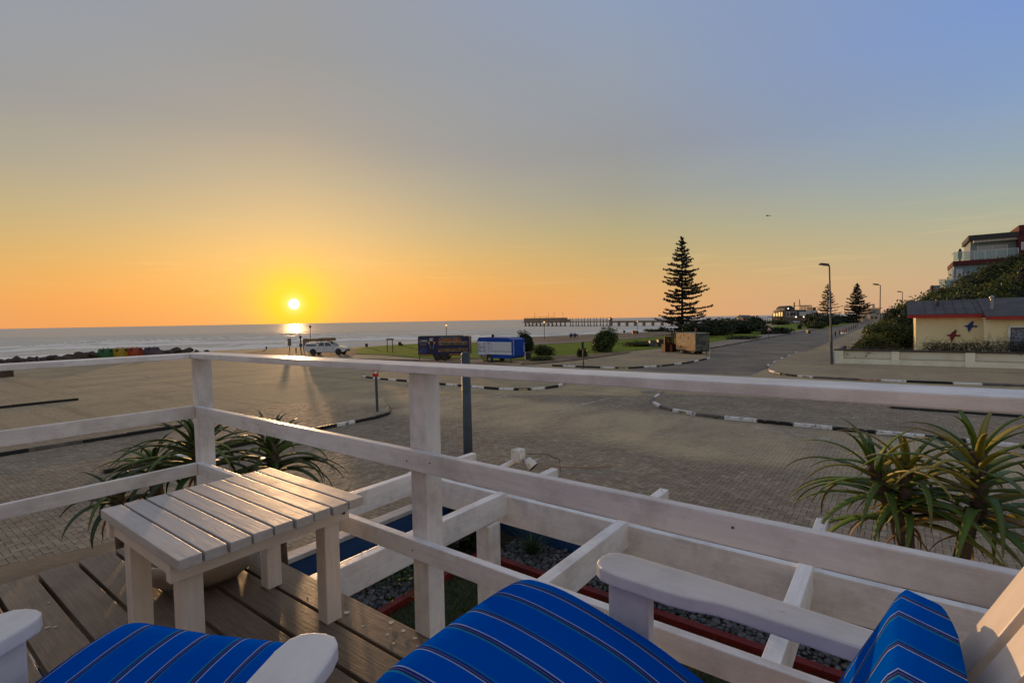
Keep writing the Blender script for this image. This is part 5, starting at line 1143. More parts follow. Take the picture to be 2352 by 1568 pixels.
p, h = rise(1911, 840, 612); street_lamp('nearest tall street lamp leaning at the end of the cream wall', p, h, lean=(-.28, 0), arm=.42)
for lab, u, v, d in [('second tall street lamp above the corner shrubs', 2022, 655, 69), ('third street lamp above the hedge foot', 2073, 671, 95), ('farthest small street lamp beside the hedge', 2096, 682, 128)]:
    p = D(u, v, d); street_lamp(lab, (p.x, p.y, 0), p.z, arm=.62)
LGT = M_('warm_lantern', (.9, .6, .3), .4, emit=((1, .55, .2), 1.2)); 
def park_lamp(label, u, vb, vt, lit=True):
    p, h = rise(u, vb, vt); t = thing('park_lamp', label, 'lamp', p, 0, 'post-top lanterns along the sea front')
    MB().tube([p, p + Vector((0, 0, h - .5))], [.06, .045], 8).build('pole', DARKW, t); MB().lathe([(.05, 0), (.16, .18), (.19, .34), (.0, .34)], n=10).build('lantern', LGT if lit else GLASSD, t, Matrix.Translation(p + Vector((0, 0, h - .52)))); MB().lathe([(.22, 0), (.26, .03), (.10, .15), (.0, .18)], n=10).build('cap', DARKW, t, Matrix.Translation(p + Vector((0, 0, h - .19))))
park_lamp('sea front lantern behind the white pickup', 714, 799, 747, False); park_lamp('sea front lantern behind the dark blue trailer', 1026, 792, 742); park_lamp('sea front lantern below the end of the jetty', 1250.5, 780, 736); park_lamp('sea front lantern behind the round clipped bush', 1400, 768, 729); park_lamp('sea front lantern beside the red bin', 1464, 760, 735.5)
# near teal pole, arrow sign, leaning sign pole, warning sign
t, p, h = signpost('signpost', 'thick slate blue pole standing behind the railing in front of the trailers', 'pole', 1075, 1085, 1060, .001); bpy.data.objects.remove(t.children[0])
p = G(1076, 1085); p.z = 0; MB().tube([p, p + Vector((0, 0, 1.0)), p + Vector((-.01, 0, 3.2))], [.128, .124, .118], 20).build('pole', POLE, t, smooth=True); MB().lathe([(.115, 0), (.10, .05), (.0, .075)], n=20).build('cap', POLE, t, Matrix.Translation(p + Vector((-.01, 0, 3.2))))
WSIGN = M_('sign_white', (.75, .74, .72), .5); RSIGN = M_('sign_red', (.55, .045, .02), .45, (.42, .035, .02), 5)
t, p, h = signpost('arrow_sign', 'red sign with a white right arrow on a post on the island', 'sign', 867, 951, 847, .058, lean=(-.02, 0))
q = p + Vector((-.02, -.065, h - .17)); MB().box((0, 0, 0), (.26, .012, .33)).build('panel', RSIGN, t, Matrix.Translation(q))
ARW = [(-.10, -.035), (.0, -.035), (.0, -.09), (.105, .0), (.0, .09), (.0, .035), (-.10, .035)]; MB().prism(ARW, 0, .004).build('arrow', WSIGN, t, Matrix.Translation(q + Vector((0, -.007, .03))) @ Matrix.Rotation(R(90), 4, 'X'))
t, p, h = signpost('sign_pole', 'slim dark pole with an edge-on green sign at the plaza', 'sign', 1340, 846, 783, .06)
MB().box((0, 0, 0), (.10, .45, .55)).build('panel', M_('sign_green', (.02, .05, .03), .9, spec=.0), t, Matrix.Translation(p + Vector((-.06, 0, h - .36))), .01)
t, p, h = signpost('warning_sign', 'triangular red and white speed hump warning sign beside the road', 'sign', 1766, 779.5, 753, .045)
tri = lambda s: [(-.5 * s, -.29 * s), (.5 * s, -.29 * s), (0, .577 * s)]
Mx = Matrix.Translation(p + Vector((0, -.06, h - .25))) @ Matrix.Rotation(R(90), 4, 'X'); MB().prism(tri(.85), 0, .01).build('panel', RSIGN, t, Mx); MB().prism(tri(.55), .011, .016).build('face', WSIGN, t, Mx); MB().prism([(-.17, -.13), (.17, -.13), (.09, -.03), (0, .0), (-.09, -.03)], .017, .021).build('symbol', BLACK, t, Mx)

# recycling igloos
def igloo(label, u0, u1, vt, mt):
    u = (u0 + u1) / 2; p = G(u, 821 - (u - 240) * .045); d = (p - CAM).dot(F_); w = (u1 - u0) * d / FP; h = (821 - (u - 240) * .045 - vt) * d / FP
    t = thing('recycling_bin', label, 'recycling bin', p, 0, 'recycling bins by the rocks')
    m = MB(); m.box((0, 0, h * .26), (w, w * .9, h * .52), taper=.93); m.build('body', mt, t, Matrix.Translation(p), .06)
    m = MB(); m.box((0, 0, h * .76), (w * .84, w * .74, h * .48), taper=.78); m.build('hood', mt, t, Matrix.Translation(p), .05)
    for sx_, rz in ((0, 0), (1, 90)): MB().lathe([(.17, 0), (.17, .03), (.12, .035), (0, .035)], n=12).build('opening', BLACK, t, Matrix.Translation(p + Vector((w * .40 * sx_, -w * .345 * (1 - sx_), h * .78))) @ Matrix.Rotation(R(rz), 4, 'Z') @ Matrix.Rotation(R(90 - 14), 4, 'X'))
    for sx_ in (-.18, .18): MB().lathe([(.06, 0), (.045, .12), (0, .14)], n=8).build('lifting_lug', mt, t, Matrix.Translation(p + Vector((sx_ * w, 0, h * .995))))
igloo('green recycling bin on the left of the four by the rocks', 229, 259, 800.5, M_('bin_green', (.02, .10, .035), .5, (.03, .13, .04), 3)); igloo('yellow recycling bin beside the green one', 262, 293, 799, M_('bin_yellow', (.36, .24, .012), .5, (.27, .2, .02), 3)); igloo('red recycling bin beside the yellow one', 295, 326, 798, M_('bin_red', (.36, .055, .02), .5, (.27, .045, .02), 3)); igloo('dark purple recycling bin on the right of the four', 334, 365, 797, M_('bin_purple', (.075, .05, .065), .5, (.10, .07, .08), 3))
# boulders
ROCK = M_('boulder', (.085, .062, .048), .85, (.045, .034, .028), 1.2, bump=.6, bs=4)
us = [(-28, 40), (2, 30), (22, 34), (44, 30), (62, 24), (80, 36), (104, 30), (124, 34), (150, 26), (166, 40), (190, 44), (214, 36), (330, 26), (372, 34), (398, 40), (428, 36), (452, 22), (475, 20), (246, 30), (282, 28), (312, 26)]
posn = ['at the far left edge of the frame', 'near the left edge', 'second from the left edge', 'third from the left edge', 'fourth from the left edge', 'fifth from the left edge', 'sixth from the left edge', 'seventh from the left edge', 'eighth from the left edge', 'ninth from the left edge', 'tenth from the left edge', 'just left of the green recycling bin', 'between the red and purple recycling bins', 'just right of the purple recycling bin', 'second right of the purple bin', 'third right of the purple bin', 'fourth right of the purple bin', 'rightmost of the shore row', 'behind the green recycling bin', 'behind the yellow recycling bin', 'behind the red recycling bin']
for i, ((u, w), ps) in enumerate(zip(us, posn)):
    vb = np.interp(u, [-60, 0, 230, 400, 520], [842, 836, 821, 811, 806]); p = G(u, vb); d = (p - CAM).dot(F_); r = w * d / FP / 2 * (.72 if u > 360 else .9)
    if i >= 18: p.y += 2.6
    rs = np.random.RandomState(i + 3); V, Fc = blob(1.0, 100 + i, 11, 8, .8); V = np.array(V); q = lumps(V / np.linalg.norm(V, axis=1)[:, None], i, .5, 6); V = V * q[:, None] * np.array([r * 1.05, r * .8, r * rs.uniform(.62, .9)])
    mb = MB(); mb.add([(x, y, max(z, -.3)) for x, y, z in V.tolist()], Fc); o = mb.build('boulder', ROCK, None, Matrix.Translation(p + Vector((0, 0, r * .12))) @ Matrix.Rotation(rs.uniform(0, 6), 4, 'Z')); tag(o, 'dark brown shore boulder ' + ps, 'boulder', 'boulders along the shore')
# dark block at left edge
p, h = rise(8, 869, 846); t = thing('litter_bin', 'dark brown block-shaped bin under the rail at the left edge', 'bin', p); MB().box((0, 0, h / 2), (1.0, .8, h)).build('body', DARKW, t, Matrix.Translation(p), .03); MB().box((0, 0, h), (1.06, .86, .06)).build('lid', DARKW, t, Matrix.Translation(p), .01)
# notice boards at the beach access
BRD = M_('notice_board', (.16, .13, .10), .6, (.11, .09, .07), 2)
def noticeboard(label, u0, u1, v0, v1, vb, posts):
    t = thing('notice_board', label, 'notice board', G((u0 + u1) / 2, vb), 0, 'boards at the beach access'); d = (G((u0 + u1) / 2, vb) - CAM).dot(F_); a, b = D(u0, v1, d), D(u1, v0, d); c = (a + b) / 2; MB().box((0, 0, 0), (b.x - a.x, .08, b.z - a.z)).build('panel', BRD, t, Matrix.Translation(c), .01)
    MB().box((0, 0, 0), (b.x - a.x - .12, .01, b.z - a.z - .12)).build('poster', M_('poster', (.22, .17, .12), .6, (.15, .11, .08), 3) if 'poster' not in bpy.data.materials else bpy.data.materials['poster'], t, Matrix.Translation(c + Vector((0, -.047, 0))))
    for u in posts: q = D(u, vb, d); MB().box((0, 0, 0), (.09, .09, b.z - 0)).build('post', DARKW, t, Matrix.Translation((q.x, q.y + .09, b.z / 2)))
noticeboard('tall narrow notice board at the beach access', 661, 668.5, 777, 794, 805, [665]); noticeboard('broad notice board behind the back of the pickup', 696, 709, 777, 794.5, 805, [697, 706]); noticeboard('low wide sign frame on the lawn right of the pickup', 887.5, 904, 777, 781, 810, [889.5, 901.5])
t, p, h = signpost('shower_post', 'dark post with a box at the beach access beside the pickup', 'post', 691, 805, 774, .09, DARKW); MB().box((0, 0, 0), (.35, .3, .5)).build('box', DARKW, t, Matrix.Translation(p + Vector((.05, -.05, h * .42))), .02); MB().lathe([(.0, -.3), (.16, -.2), (.18, .1), (0, .25)], n=10).build('head', DARKW, t, Matrix.Translation(p + Vector((0, 0, h))))
for i, (u, v, w, hpx, lab) in enumerate([(842, 797, 7, 8, 'dark tub planter on the lawn near the shore'), (918, 794, 8, 9, 'dark stump right of the low sign frame'), (923.5, 794, 5, 5, 'small dark stump beside the larger one'), (612, 801, 4, 5, 'small stump at the beach access'), (680, 804, 3.5, 5, 'short bollard left of the shower post')]):
    p, h = rise(u, v, v - hpx); d = (p - CAM).dot(F_); r = w * d / FP / 2; o = MB().lathe([(r * .7, 0), (r, h * .7), (r * 1.05, h * .72), (r * .95, h), (0, h * .96)], n=12).build('stump', DARKW, None, Matrix.Translation(p)); tag(o, lab, 'stump')
def wbin(label, u, vb, vt, w, body, lid, name='waste_bin'):
    p, h = rise(u, vb, vt); d = (p - CAM).dot(F_); ww = w * d / FP; t = thing(name, label, 'bin', p); m = MB(); m.box((0, 0, h * .44), (ww * .88, ww * .85, h * .88), taper=1.12); m.build('body', body, t, Matrix.Translation(p), .02); MB().box((0, 0, h * .93), (ww * 1.06, ww * 1.02, h * .12), taper=.85).build('lid', lid, t, Matrix.Translation(p), .02)
    MB().tube([p + Vector((-ww * .4, ww * .5, h * .9)), p + Vector((ww * .4, ww * .5, h * .9))], .025, 6).build('handle', lid, t); return t, p, h
DGREY = M_('dark_grey_plastic', (.03, .032, .034), .5, (.05, .048, .045), 4); BLUEG = M_('blue_grey_plastic', (.07, .085, .10), .5)
wbin('dark waste bin at the right end of the blue trailer', 1213, 827, 808, 14, DGREY, BLACK); wbin('blue grey bin left of the two beside the crates', 1498, 797, 781, 13, BLUEG, DGREY); wbin('black wheelie bin beside the stacked crates', 1519, 796, 778, 17, DGREY, BLACK); wbin('red brown bin on the promenade below the jetty', 1456, 767, 759, 8, M_('bin_brown', (.28, .07, .04), .6), DARKW); wbin('dark green bin beside the red brown one', 1463, 766.5, 759.5, 6, M_('bin_dkgreen', (.03, .07, .035), .6), DARKW)
wbin('small green bin on the sand below the jetty', 1433, 764, 758.5, 5.5, M_('bin_dkgreen2', (.03, .06, .035), .6), DARKW)
t, p, h = wbin('yellow and black litter bin on the roadside pavement', 1857, 766, 757, 6.5, M_('navy_plastic', (.012, .018, .03), .5), DGREY); MB().box((0, 0, h * .72), (.72, .7, h * .2)).build('band', M_('yellow_band', (.5, .33, .03), .5), t, Matrix.Translation(p))
p, h = rise(1507, 797, 788); MB().box((0, 0, h / 2), (.45, .4, h)).build('carton', BRN, t, Matrix.Translation(p)); o = bpy.data.objects['carton']; o.parent = None; tag(o, 'brown carton on the ground between the bins', 'carton')
# crates
CR = M_('crate_wood', (.055, .016, .009), .7, (.035, .011, .007), 4, spec=.1); 
def crate(label, p, sx_, sy, sz, rz):
    t = thing('wooden_crate', label, 'crate', p, rz, 'red brown crates beside the painted trailer'); M0 = Matrix.Translation(Vector(p)) @ Matrix.Rotation(rz, 4, 'Z')
    for x in (-1, 0, 1): MB().box((x * (sx_ / 2 - .05), 0, sz / 2), (.08, sy - .06, sz)).build('frame', CR, t, M0)
    n_ = max(3, int(sz / .17))
    for i in range(n_):
        for y in (-1, 1): MB().box((0, y * (sy / 2 - .015), sz * (i + .5) / n_), (sx_, .028, sz / n_ * .72)).build('slat', CR, t, M0)
        for x in (-1, 1): MB().box((x * (sx_ / 2 + .002), 0, sz * (i + .5) / n_), (.026, sy, sz / n_ * .62)).build('slat', CR, t, M0)
    MB().box((0, 0, sz + .015), (sx_ + .06, sy + .06, .03)).build('top', CR, t, M0)
q = G(1541, 810); crate('large red brown slatted crate on the ground beside the painted trailer', q, 1.75, 1.1, .98, R(4)); crate('smaller red brown crate standing on the large one', q + Vector((-.2, .1, 1.012)), 1.0, .8, .78, R(-8))

# painted (graffiti) trailer
def graff(name, cols):
    m, nt, b = newmat(name); pos = nd(nt, 'ShaderNodeTexCoord').outputs['Object']; w_ = nd(nt, 'ShaderNodeTexNoise', {'Vector': pos, 'Scale': 1.25, 'Detail': 2.0, 'Distortion': 1.4})
    c = ramp(nt, w_.outputs[0], cols, 'CONSTANT')
    l = nd(nt, 'ShaderNodeTexNoise', {'Vector': pos, 'Scale': 3.4, 'Detail': 3.0, 'Distortion': 4.5}).outputs[0]; c = mixc(nt, mth(nt, 'SUBTRACT', 1.0, sharp(nt, mth(nt, 'ABSOLUTE', mth(nt, 'SUBTRACT', l, .5)), .008, .03)), c, (.42, .38, .29, 1) if cols[0][1][0] > .05 else (.16, .20, .18, 1))
    nt.links.new(c, b.inputs['Base Color']); b.inputs['Roughness'].default_value = .6; return m
def wheel(name, parent, M, r=.33, w=.2, rim=CHROME):
    t = MB().lathe([(r * .55, -w / 2), (r * .93, -w / 2), (r, -w * .35), (r, w * .35), (r * .93, w / 2), (r * .55, w / 2)], n=22).build('tyre', TYRE, parent, M); MB().lathe([(0, -w * .4), (r * .62, -w * .45), (r * .62, w * .45), (0, w * .4)], n=18).build('rim', rim, t, M)
    for k in range(6): MB().box((r * .33, 0, w * .44), (r * .34, r * .12, .03)).build('spoke', rim, t, M @ Matrix.Rotation(k * math.pi / 3, 4, 'Z'))
    return t
GR = graff('painted_panel_warm', [(0, (.10, .05, .02)), (.36, (.42, .12, .015)), (.42, (.50, .34, .10)), (.46, (.42, .24, .07)), (.49, (.58, .17, .025)), (.53, (.66, .50, .22)), (.57, (.22, .19, .11)), (.61, (.52, .22, .04)), (.67, (.58, .46, .26)), (1, (.10, .12, .08))]); GR2 = graff('painted_panel_cool', [(0, (.008, .012, .012)), (.40, (.02, .035, .034)), (.46, (.06, .09, .085)), (.50, (.22, .11, .02)), (.54, (.03, .045, .045)), (.60, (.10, .15, .15)), (.68, (.02, .03, .03)), (1, (.08, .14, .20))]); c0 = G(1597, 817); e1_ = Vector((-.30, .954, 0)).normalized(); e2_ = Vector((.954, .30, 0)).normalized(); L1, L2, HT = 3.3, 1.75, 2.32
gt = thing('painted_trailer', 'small box trailer covered in orange and green painted artwork', 'trailer', c0); Mg = Matrix.Translation(c0 + e1_ * L1 / 2 + e2_ * L2 / 2) @ Matrix.Rotation(math.atan2(e2_.y, e2_.x), 4, 'Z')
MB().box((0, 0, (.52 + HT) / 2), (L2, L1, HT - .52)).build('body', [GR, GR2], gt, Mg).data.polygons.foreach_set('material_index', [0, 0, 1, 1, 1, 0]); MB().box((0, 0, HT + .025), (L2 + .06, L1 + .06, .05)).build('roof', M_('trailer_roof', (.32, .27, .2), .6), gt, Mg); MB().box((0, 0, .46), (L2 - .1, L1 - .1, .12)).build('chassis', BLACK, gt, Mg)
for x in (-1, 1):
    for y in (-.35, .35): wheel('wheel', gt, Mg @ Matrix.Translation((x * (L2 / 2 - .14), y, .3)) @ Matrix.Rotation(R(90 * x), 4, 'Y'), .29, .17, BLACK)
MB().tube([(0, 0, 0), (0, 0, .55)], .12, 10).build('roof_vent', DARKW, gt, Mg @ Matrix.Translation((-.2, -.9, HT))); MB().tube([(.6, -L1 / 2 + .1, 0), (.6, -L1 / 2 + .1, .45)], .05, 8).build('jack', BLACK, gt, Mg)

# blue food trailer
BLU = M_('trailer_blue', (.0, .05, .32), .4, (.0, .04, .26), 1, spec=.2); PANW = M_('trailer_panel', (.60, .63, .68), .4, (.52, .55, .60), 1.5); INK = M_('menu_ink', (.05, .05, .06), .6)
c0 = G(1177, 834.5); LT, LW, HT = 4.3, 2.05, 2.42; ft = thing('food_trailer', 'blue and white food trailer with printed menu boards and a closed hatch', 'trailer', c0)
Mt = Matrix.Translation(c0 + EA * LT / 2 + EB * LW / 2) @ Matrix.Rotation(ROT_A + math.pi, 4, 'Z')   # local X to the right along the menu side, local -Y to the camera... 
side = [(-LT / 2, .72), (-LT / 2, 2.12), (-LT / 2 + .18, 2.42), (LT / 2 - .6, 2.40), (LT / 2, 2.22), (LT / 2, .66), (LT / 2 - .25, .42), (-.9, .46), (-1.0, .66)]
Ms = Mt @ Matrix.Rotation(R(90), 4, 'X'); flip = 1
MB().prism(side, -LW / 2, LW / 2).build('body', BLU, ft, Ms)
f_ = LW / 2 + .004
def pan(x0, x1, z0, z1, mt, y=0.0, name='panel', par=None): return MB().box(((x0 + x1) / 2, -(LW / 2 + .008 + y), (z0 + z1) / 2), (x1 - x0, .012, z1 - z0)).build(name, mt, par or ft, Mt)
mp = pan(-LT / 2 + .06, -.96, .74, 2.02, PANW, name='menu_board'); mq = pan(-.93, LT / 2 - .08, .80, 2.0, PANW, name='side_panel'); hp = pan(-.38, LT / 2 - .12, 1.12, 1.94, M_('hatch_panel', (.54, .56, .60), .4), .014, 'hatch'); pan(-.40, LT / 2 - .10, 1.085, 1.12, BLACK, .02, 'hatch_ledge'); pan(-.40, -.37, 1.1, 1.96, BLACK, .016, 'hatch_trim')
for cx, w_, zs in [(-2.02, .55, np.arange(1.80, .98, -.06)), (-1.42, .42, np.arange(1.84, .95, -.065)), (-.78, .3, np.arange(1.78, .92, -.075))]:
    for i, z in enumerate(zs): l_ = w_ * random.uniform(.55, 1.0) * (1.0 if i % 6 else 1.1); pan(cx, cx + l_, z - .008, z + (.008 if i % 6 else .022), INK, .009, 'menu_line', mp)
Mtx = lambda x, z: Mt @ Matrix.Translation((x, -(LW / 2 + .022), z)) @ Matrix.Rotation(R(90), 4, 'X')
text('lettering', 'Menu', .15, INK, Mtx(-.86, 1.84), ft)
for i, mt in enumerate([M_('photo_a', (.4, .4, .38), .5, (.1, .08, .06), 9), M_('photo_b', (.3, .12, .04), .5, (.12, .05, .02), 9), M_('photo_c', (.45, .45, .45), .5, (.08, .06, .05), 9), M_('photo_d', (.4, .25, .06), .5, (.2, .1, .03), 9)]): pan(-2.05 + i * .28, -1.83 + i * .28, .46 if i > 2 else .48, .68, mt, .002, 'picture')
Me_ = lambda y, z, a: Mt @ Matrix.Translation((LT / 2 + .006, y, z)) @ Matrix.Rotation(R(90), 4, 'Z') @ Matrix.Rotation(R(90), 4, 'X') @ Matrix.Rotation(R(a), 4, 'Z')
LETW = M_('letter_pale', (.40, .46, .58), .5)
text('lettering', 'KOASHTON', .26, LETW, Me_(-LW / 2 + .30, .74, 90), ft, bold=.006); text('lettering', 'SMEENT', .24, LETW, Me_(LW / 2 - .06, 1.0, 90), ft, bold=.006)
for x in (-.62,): wheel('wheel', ft, Mt @ Matrix.Translation((x, -LW / 2 + .08, .33)) @ Matrix.Rotation(R(90), 4, 'X'), .33, .2, WPLAIN); wheel('wheel', ft, Mt @ Matrix.Translation((x, LW / 2 - .08, .33)) @ Matrix.Rotation(R(-90), 4, 'X'), .33, .2, WPLAIN)
MB().lathe([(.40, -.02), (.40, .06), (0, .06)], n=18).build('wheel_arch', BLACK, ft, Mt @ Matrix.Translation((-.62, -LW / 2 + .055, .42)) @ Matrix.Rotation(R(90), 4, 'X'))
for x in (-1.5, -1.15, LT / 2 - .3): MB().box((x, -LW / 2 + .2, .33), (.05, .05, .64)).build('jack', BLACK, ft, Mt)
MB().box((0, 0, .5), (LT - .6, LW - .3, .16)).build('chassis', BLACK, ft, Mt); MB().lathe([(.16, 0), (.16, .2), (.10, .3), (0, .3)], n=10).build('roof_vent', BLACK, ft, Mt @ Matrix.Translation((-1.25, .2, 2.40)) @ Matrix.Rotation(R(25), 4, 'Y'))

# dark blue deli trailer
NAVY = M_('trailer_navy', (.014, .016, .075), .35, (.010, .011, .05), 1, coat=.15); ORG = M_('letter_orange', (.55, .20, .02), .5, (.40, .10, .015), 5); YST = M_('reflector_yellow', (.60, .30, .03), .4); FOODM = None
def foodmat():
    m, nt, b = newmat('food_print'); pos = nd(nt, 'ShaderNodeTexCoord').outputs['Object']; v_ = nd(nt, 'ShaderNodeTexVoronoi', {'Vector': pos, 'Scale': 4.2, 'Randomness': 1.0}); c = ramp(nt, nd(nt, 'ShaderNodeSeparateColor', {0: v_.outputs['Color']}).outputs[0], [(0, (.05, .03, .02)), (.25, (.20, .07, .02)), (.45, (.10, .10, .02)), (.6, (.28, .17, .06)), (.75, (.05, .07, .02)), (.9, (.33, .28, .18)), (1, (.16, .05, .02))])
    c = mixc(nt, mth(nt, 'MULTIPLY', noise(nt, pos, 12, 4), .6), c, (.03, .025, .03, 1)); nt.links.new(c, b.inputs['Base Color']); b.inputs['Roughness'].default_value = .4; return m
cL, cR = G(961, 829), G(1081, 829); dv = (cR - cL); LT = 5.3; LW = 2.0; ux = Vector((1, -.05, 0)).normalized(); uy = Vector((.05, 1, 0)).normalized(); cL = Vector((cL.x, cL.y, 0))
dt = thing('deli_trailer', 'dark blue food trailer with orange deli lettering and food pictures', 'trailer', cL); Mt = Matrix.Translation(cL + ux * LT / 2 + uy * LW / 2) @ Matrix.Rotation(math.atan2(ux.y, ux.x), 4, 'Z')
MB().prism([(-LT / 2, .62), (LT / 2, .62), (LT / 2, 2.45), (LT / 2 - .12, 2.52), (-LT / 2 + .08, 2.52), (-LT / 2, 2.44)], -LW / 2, LW / 2).build('body', NAVY, dt, Mt @ Matrix.Rotation(R(90), 4, 'X'))
MB().box((-.4, 0, 2.545), (LT - .9, LW, .05)).build('roof', BLACK, dt, Mt)
def pan2(x0, x1, z0, z1, mt, y=0.0, name='print', par=None): return MB().box(((x0 + x1) / 2, -(LW / 2 + .006 + y), (z0 + z1) / 2), (x1 - x0, .01, z1 - z0)).build(name, mt, par or dt, Mt)
FM = foodmat(); X0 = -LT / 2
pan2(X0 + 2.1, X0 + 5.15, 1.62, 1.92, FM); pan2(X0 + 2.1, X0 + 5.2, .92, 1.28, FM); pan2(X0 + 2.3, X0 + 4.4, 2.3, 2.46, M_('sea_print', (.05, .09, .12), .5, (.15, .16, .15), 5)); pan2(X0 + 2.1, X0 + 5.1, 1.93, 1.955, PANW); pan2(X0 + .1, X0 + .98, 1.92, 1.945, PANW)
Mt2 = lambda x, z: Mt @ Matrix.Translation((X0 + x, -(LW / 2 + .012), z)) @ Matrix.Rotation(R(90), 4, 'X')
text('lettering', 'HAPPIE-DELI', .42, ORG, Mt2(2.12, 1.98), dt, shear=.3, bold=.012); text('lettering', 'VARTA', .2, WSIGN, Mt2(.36, 2.03), dt, bold=.004)
MB().prism([(0, .0), (.07, .16), (-.07, .16)], 0, .006).build('emblem', YST, dt, Mt2(.22, 2.02)); 
for i, (x0, x1, z0, z1, mt) in enumerate([(1.22, 1.56, 2.06, 2.10, WSIGN), (1.22, 1.54, 2.14, 2.18, WSIGN), (1.22, 1.5, 2.22, 2.26, WSIGN), (1.22, 1.56, 2.30, 2.34, WSIGN), (1.56, 1.62, 2.06, 2.4, RSIGN)]): pan2(X0 + x0, X0 + x1, z0, z1, mt, .002)
for i in range(3): pan2(X0 + .22 + i * .24, X0 + .36 + i * .24, 1.70, 1.73, PANW); pan2(X0 + .22 + i * .24, X0 + .36 + i * .24, 1.54, 1.66, M_('product_print', (.16, .05, .03), .5) if i == 0 else bpy.data.materials['product_print'])
for x, a in ((1.25, -14), (1.62, 14)): MB().box((0, 0, 0), (.08, .01, .62)).build('battery_print', M_('battery_grey', (.16, .16, .17), .4) if 'battery_grey' not in bpy.data.materials else bpy.data.materials['battery_grey'], dt, Mt @ Matrix.Translation((X0 + x, -(LW / 2 + .008), 1.55)) @ Matrix.Rotation(R(a), 4, 'Y')); MB().box((0, 0, 0), (.15, .01, .2)).build('battery_print', YST, dt, Mt @ Matrix.Translation((X0 + x + (-.10 if a < 0 else .10), -(LW / 2 + .012), 1.88)) @ Matrix.Rotation(R(a), 4, 'Y'))
MB().lathe([(.36, 0), (.36, .006), (.33, .008), (0, .008)], n=24).build('round_print', M_('round_print', (.03, .06, .22), .5, (.04, .025, .02), 5), dt, Mt2(.56, 1.12) ); text('lettering', 'yeah', .18, WSIGN, Mt2(.16, .92), dt, shear=.3)
for x0, x1 in ((.1, 1.5), (3.2, 4.7)): pan2(X0 + x0, X0 + x1, .60, .66, YST, .004, 'reflector_strip')
MB().box((X0 + 2.35, 0, .52), (1.55, LW - .1, .34)).build('wheel_arch', BLACK, dt, Mt)
for x in (1.98, 2.74):
    for y in (-1, 1): wheel('wheel', dt, Mt @ Matrix.Translation((X0 + x, y * (LW / 2 - .05), .33)) @ Matrix.Rotation(R(-90 * y), 4, 'X'), .33, .2, BLACK)
for x in (.1, 4.9): MB().box((X0 + x, -LW / 2 + .15, .32), (.06, .06, .63)).build('jack', BLACK, dt, Mt)
MB().box((0, 0, .56), (LT - .3, LW - .4, .12)).build('chassis', BLACK, dt, Mt)

# white pickup, seen from its right side
CARW = M_('car_white', (.62, .63, .66), .3, (.56, .56, .58), 1.0, coat=.5); TAN = M_('roof_load', (.22, .15, .08), .8, (.13, .09, .05), 4); TAILR = M_('tail_lamp', (.45, .03, .02), .3); HEADL = M_('head_lamp', (.6, .62, .65), .1)
pc = G(753, 814.5); pk = thing('pickup_truck', 'white double-cab pickup with canopy and loaded roof rack parked by the lawn', 'pickup', pc); Mp = Matrix.Translation(pc) @ Matrix.Rotation(R(-4), 4, 'Z')
W2 = .9
bodyp = [(-2.66, .62), (-2.68, 1.10), (-.98, 1.12), (-.97, 1.14), (1.18, 1.13), (1.75, 1.10), (2.40, 1.00), (2.58, .88), (2.62, .55), (2.45, .40), (2.22, .40), (2.14, .66), (1.92, .83), (1.66, .84), (1.42, .68), (1.34, .38), (-1.10, .40), (-1.18, .68), (-1.42, .84), (-1.70, .83), (-1.94, .66), (-2.0, .48), (-2.6, .50)]
MB().prism(bodyp, -W2, W2).build('body', CARW, pk, Mp @ Matrix.Rotation(R(90), 4, 'X'), .03)
m = MB(); ca = [(-1.02, 1.13), (-.80, 1.68), (.28, 1.72), (.55, 1.68), (1.28, 1.14)]; V = [];
for y, s_ in ((-W2 + .02, 0), (-W2 + .17, 1)): pass
def cabin(prof, y0, y1, zlo, name, mt, par):
    zmin, zmax = min(z for _, z in prof), max(z for _, z in prof); V = []
    for sgn in (-1, 1): V += [(x, sgn * (y0 + (y1 - y0) * (z - zmin) / (zmax - zmin)), z) for x, z in prof]
    n_ = len(prof); m = MB(); m.add(V, [tuple(range(n_)), tuple(reversed(range(n_, 2 * n_)))] + [(i, n_ + i, n_ + (i + 1) % n_, (i + 1) % n_) for i in range(n_)]); return m.build(name, mt, par, Mp, .02)
cabin(ca, W2 - .03, W2 - .18, 0, 'cab', CARW, pk); cabin([(-2.62, 1.11), (-2.52, 1.62), (-1.06, 1.66), (-1.02, 1.13)], W2 - .04, W2 - .14, 0, 'canopy', CARW, pk)
def sidewin(pts, name='window', mt=GLASSD):
    V = [(x, -(W2 - .03 - .15 * (z - 1.13) / .59) - .006, z) for x, z in pts]; m = MB(); m.add(V + [(x, -y - .0, z) for x, y, z in V], [tuple(reversed(range(len(pts)))), tuple(range(len(pts), 2 * len(pts)))]); return m.build(name, mt, pk, Mp)
sidewin([(-.86, 1.16), (-.70, 1.60), (-.10, 1.62), (-.10, 1.16)]); sidewin([(.0, 1.16), (.0, 1.62), (.48, 1.61), (1.10, 1.18)]); sidewin([(-2.48, 1.18), (-2.42, 1.56), (-1.14, 1.59), (-1.12, 1.18)])
m = MB(); m.add([(1.29, -W2 + .1, 1.15), (1.29, W2 - .1, 1.15), (.57, W2 - .22, 1.665), (.57, -W2 + .22, 1.665)], [(0, 1, 2, 3)]); m.build('windscreen', GLASSD, pk, Mp @ Matrix.Translation((.012, 0, .012)))
for x in (1.78, -1.56):
    for y in (-1, 1): wheel('wheel', pk, Mp @ Matrix.Translation((x, y * (W2 - .10), .38)) @ Matrix.Rotation(R(-90 * y), 4, 'X'), .38, .26)
for x in (-.96, -.05, 1.05): MB().box((x, -W2 - .002, .86), (.02, .012, .5)).build('door_seam', DGREY, pk, Mp)
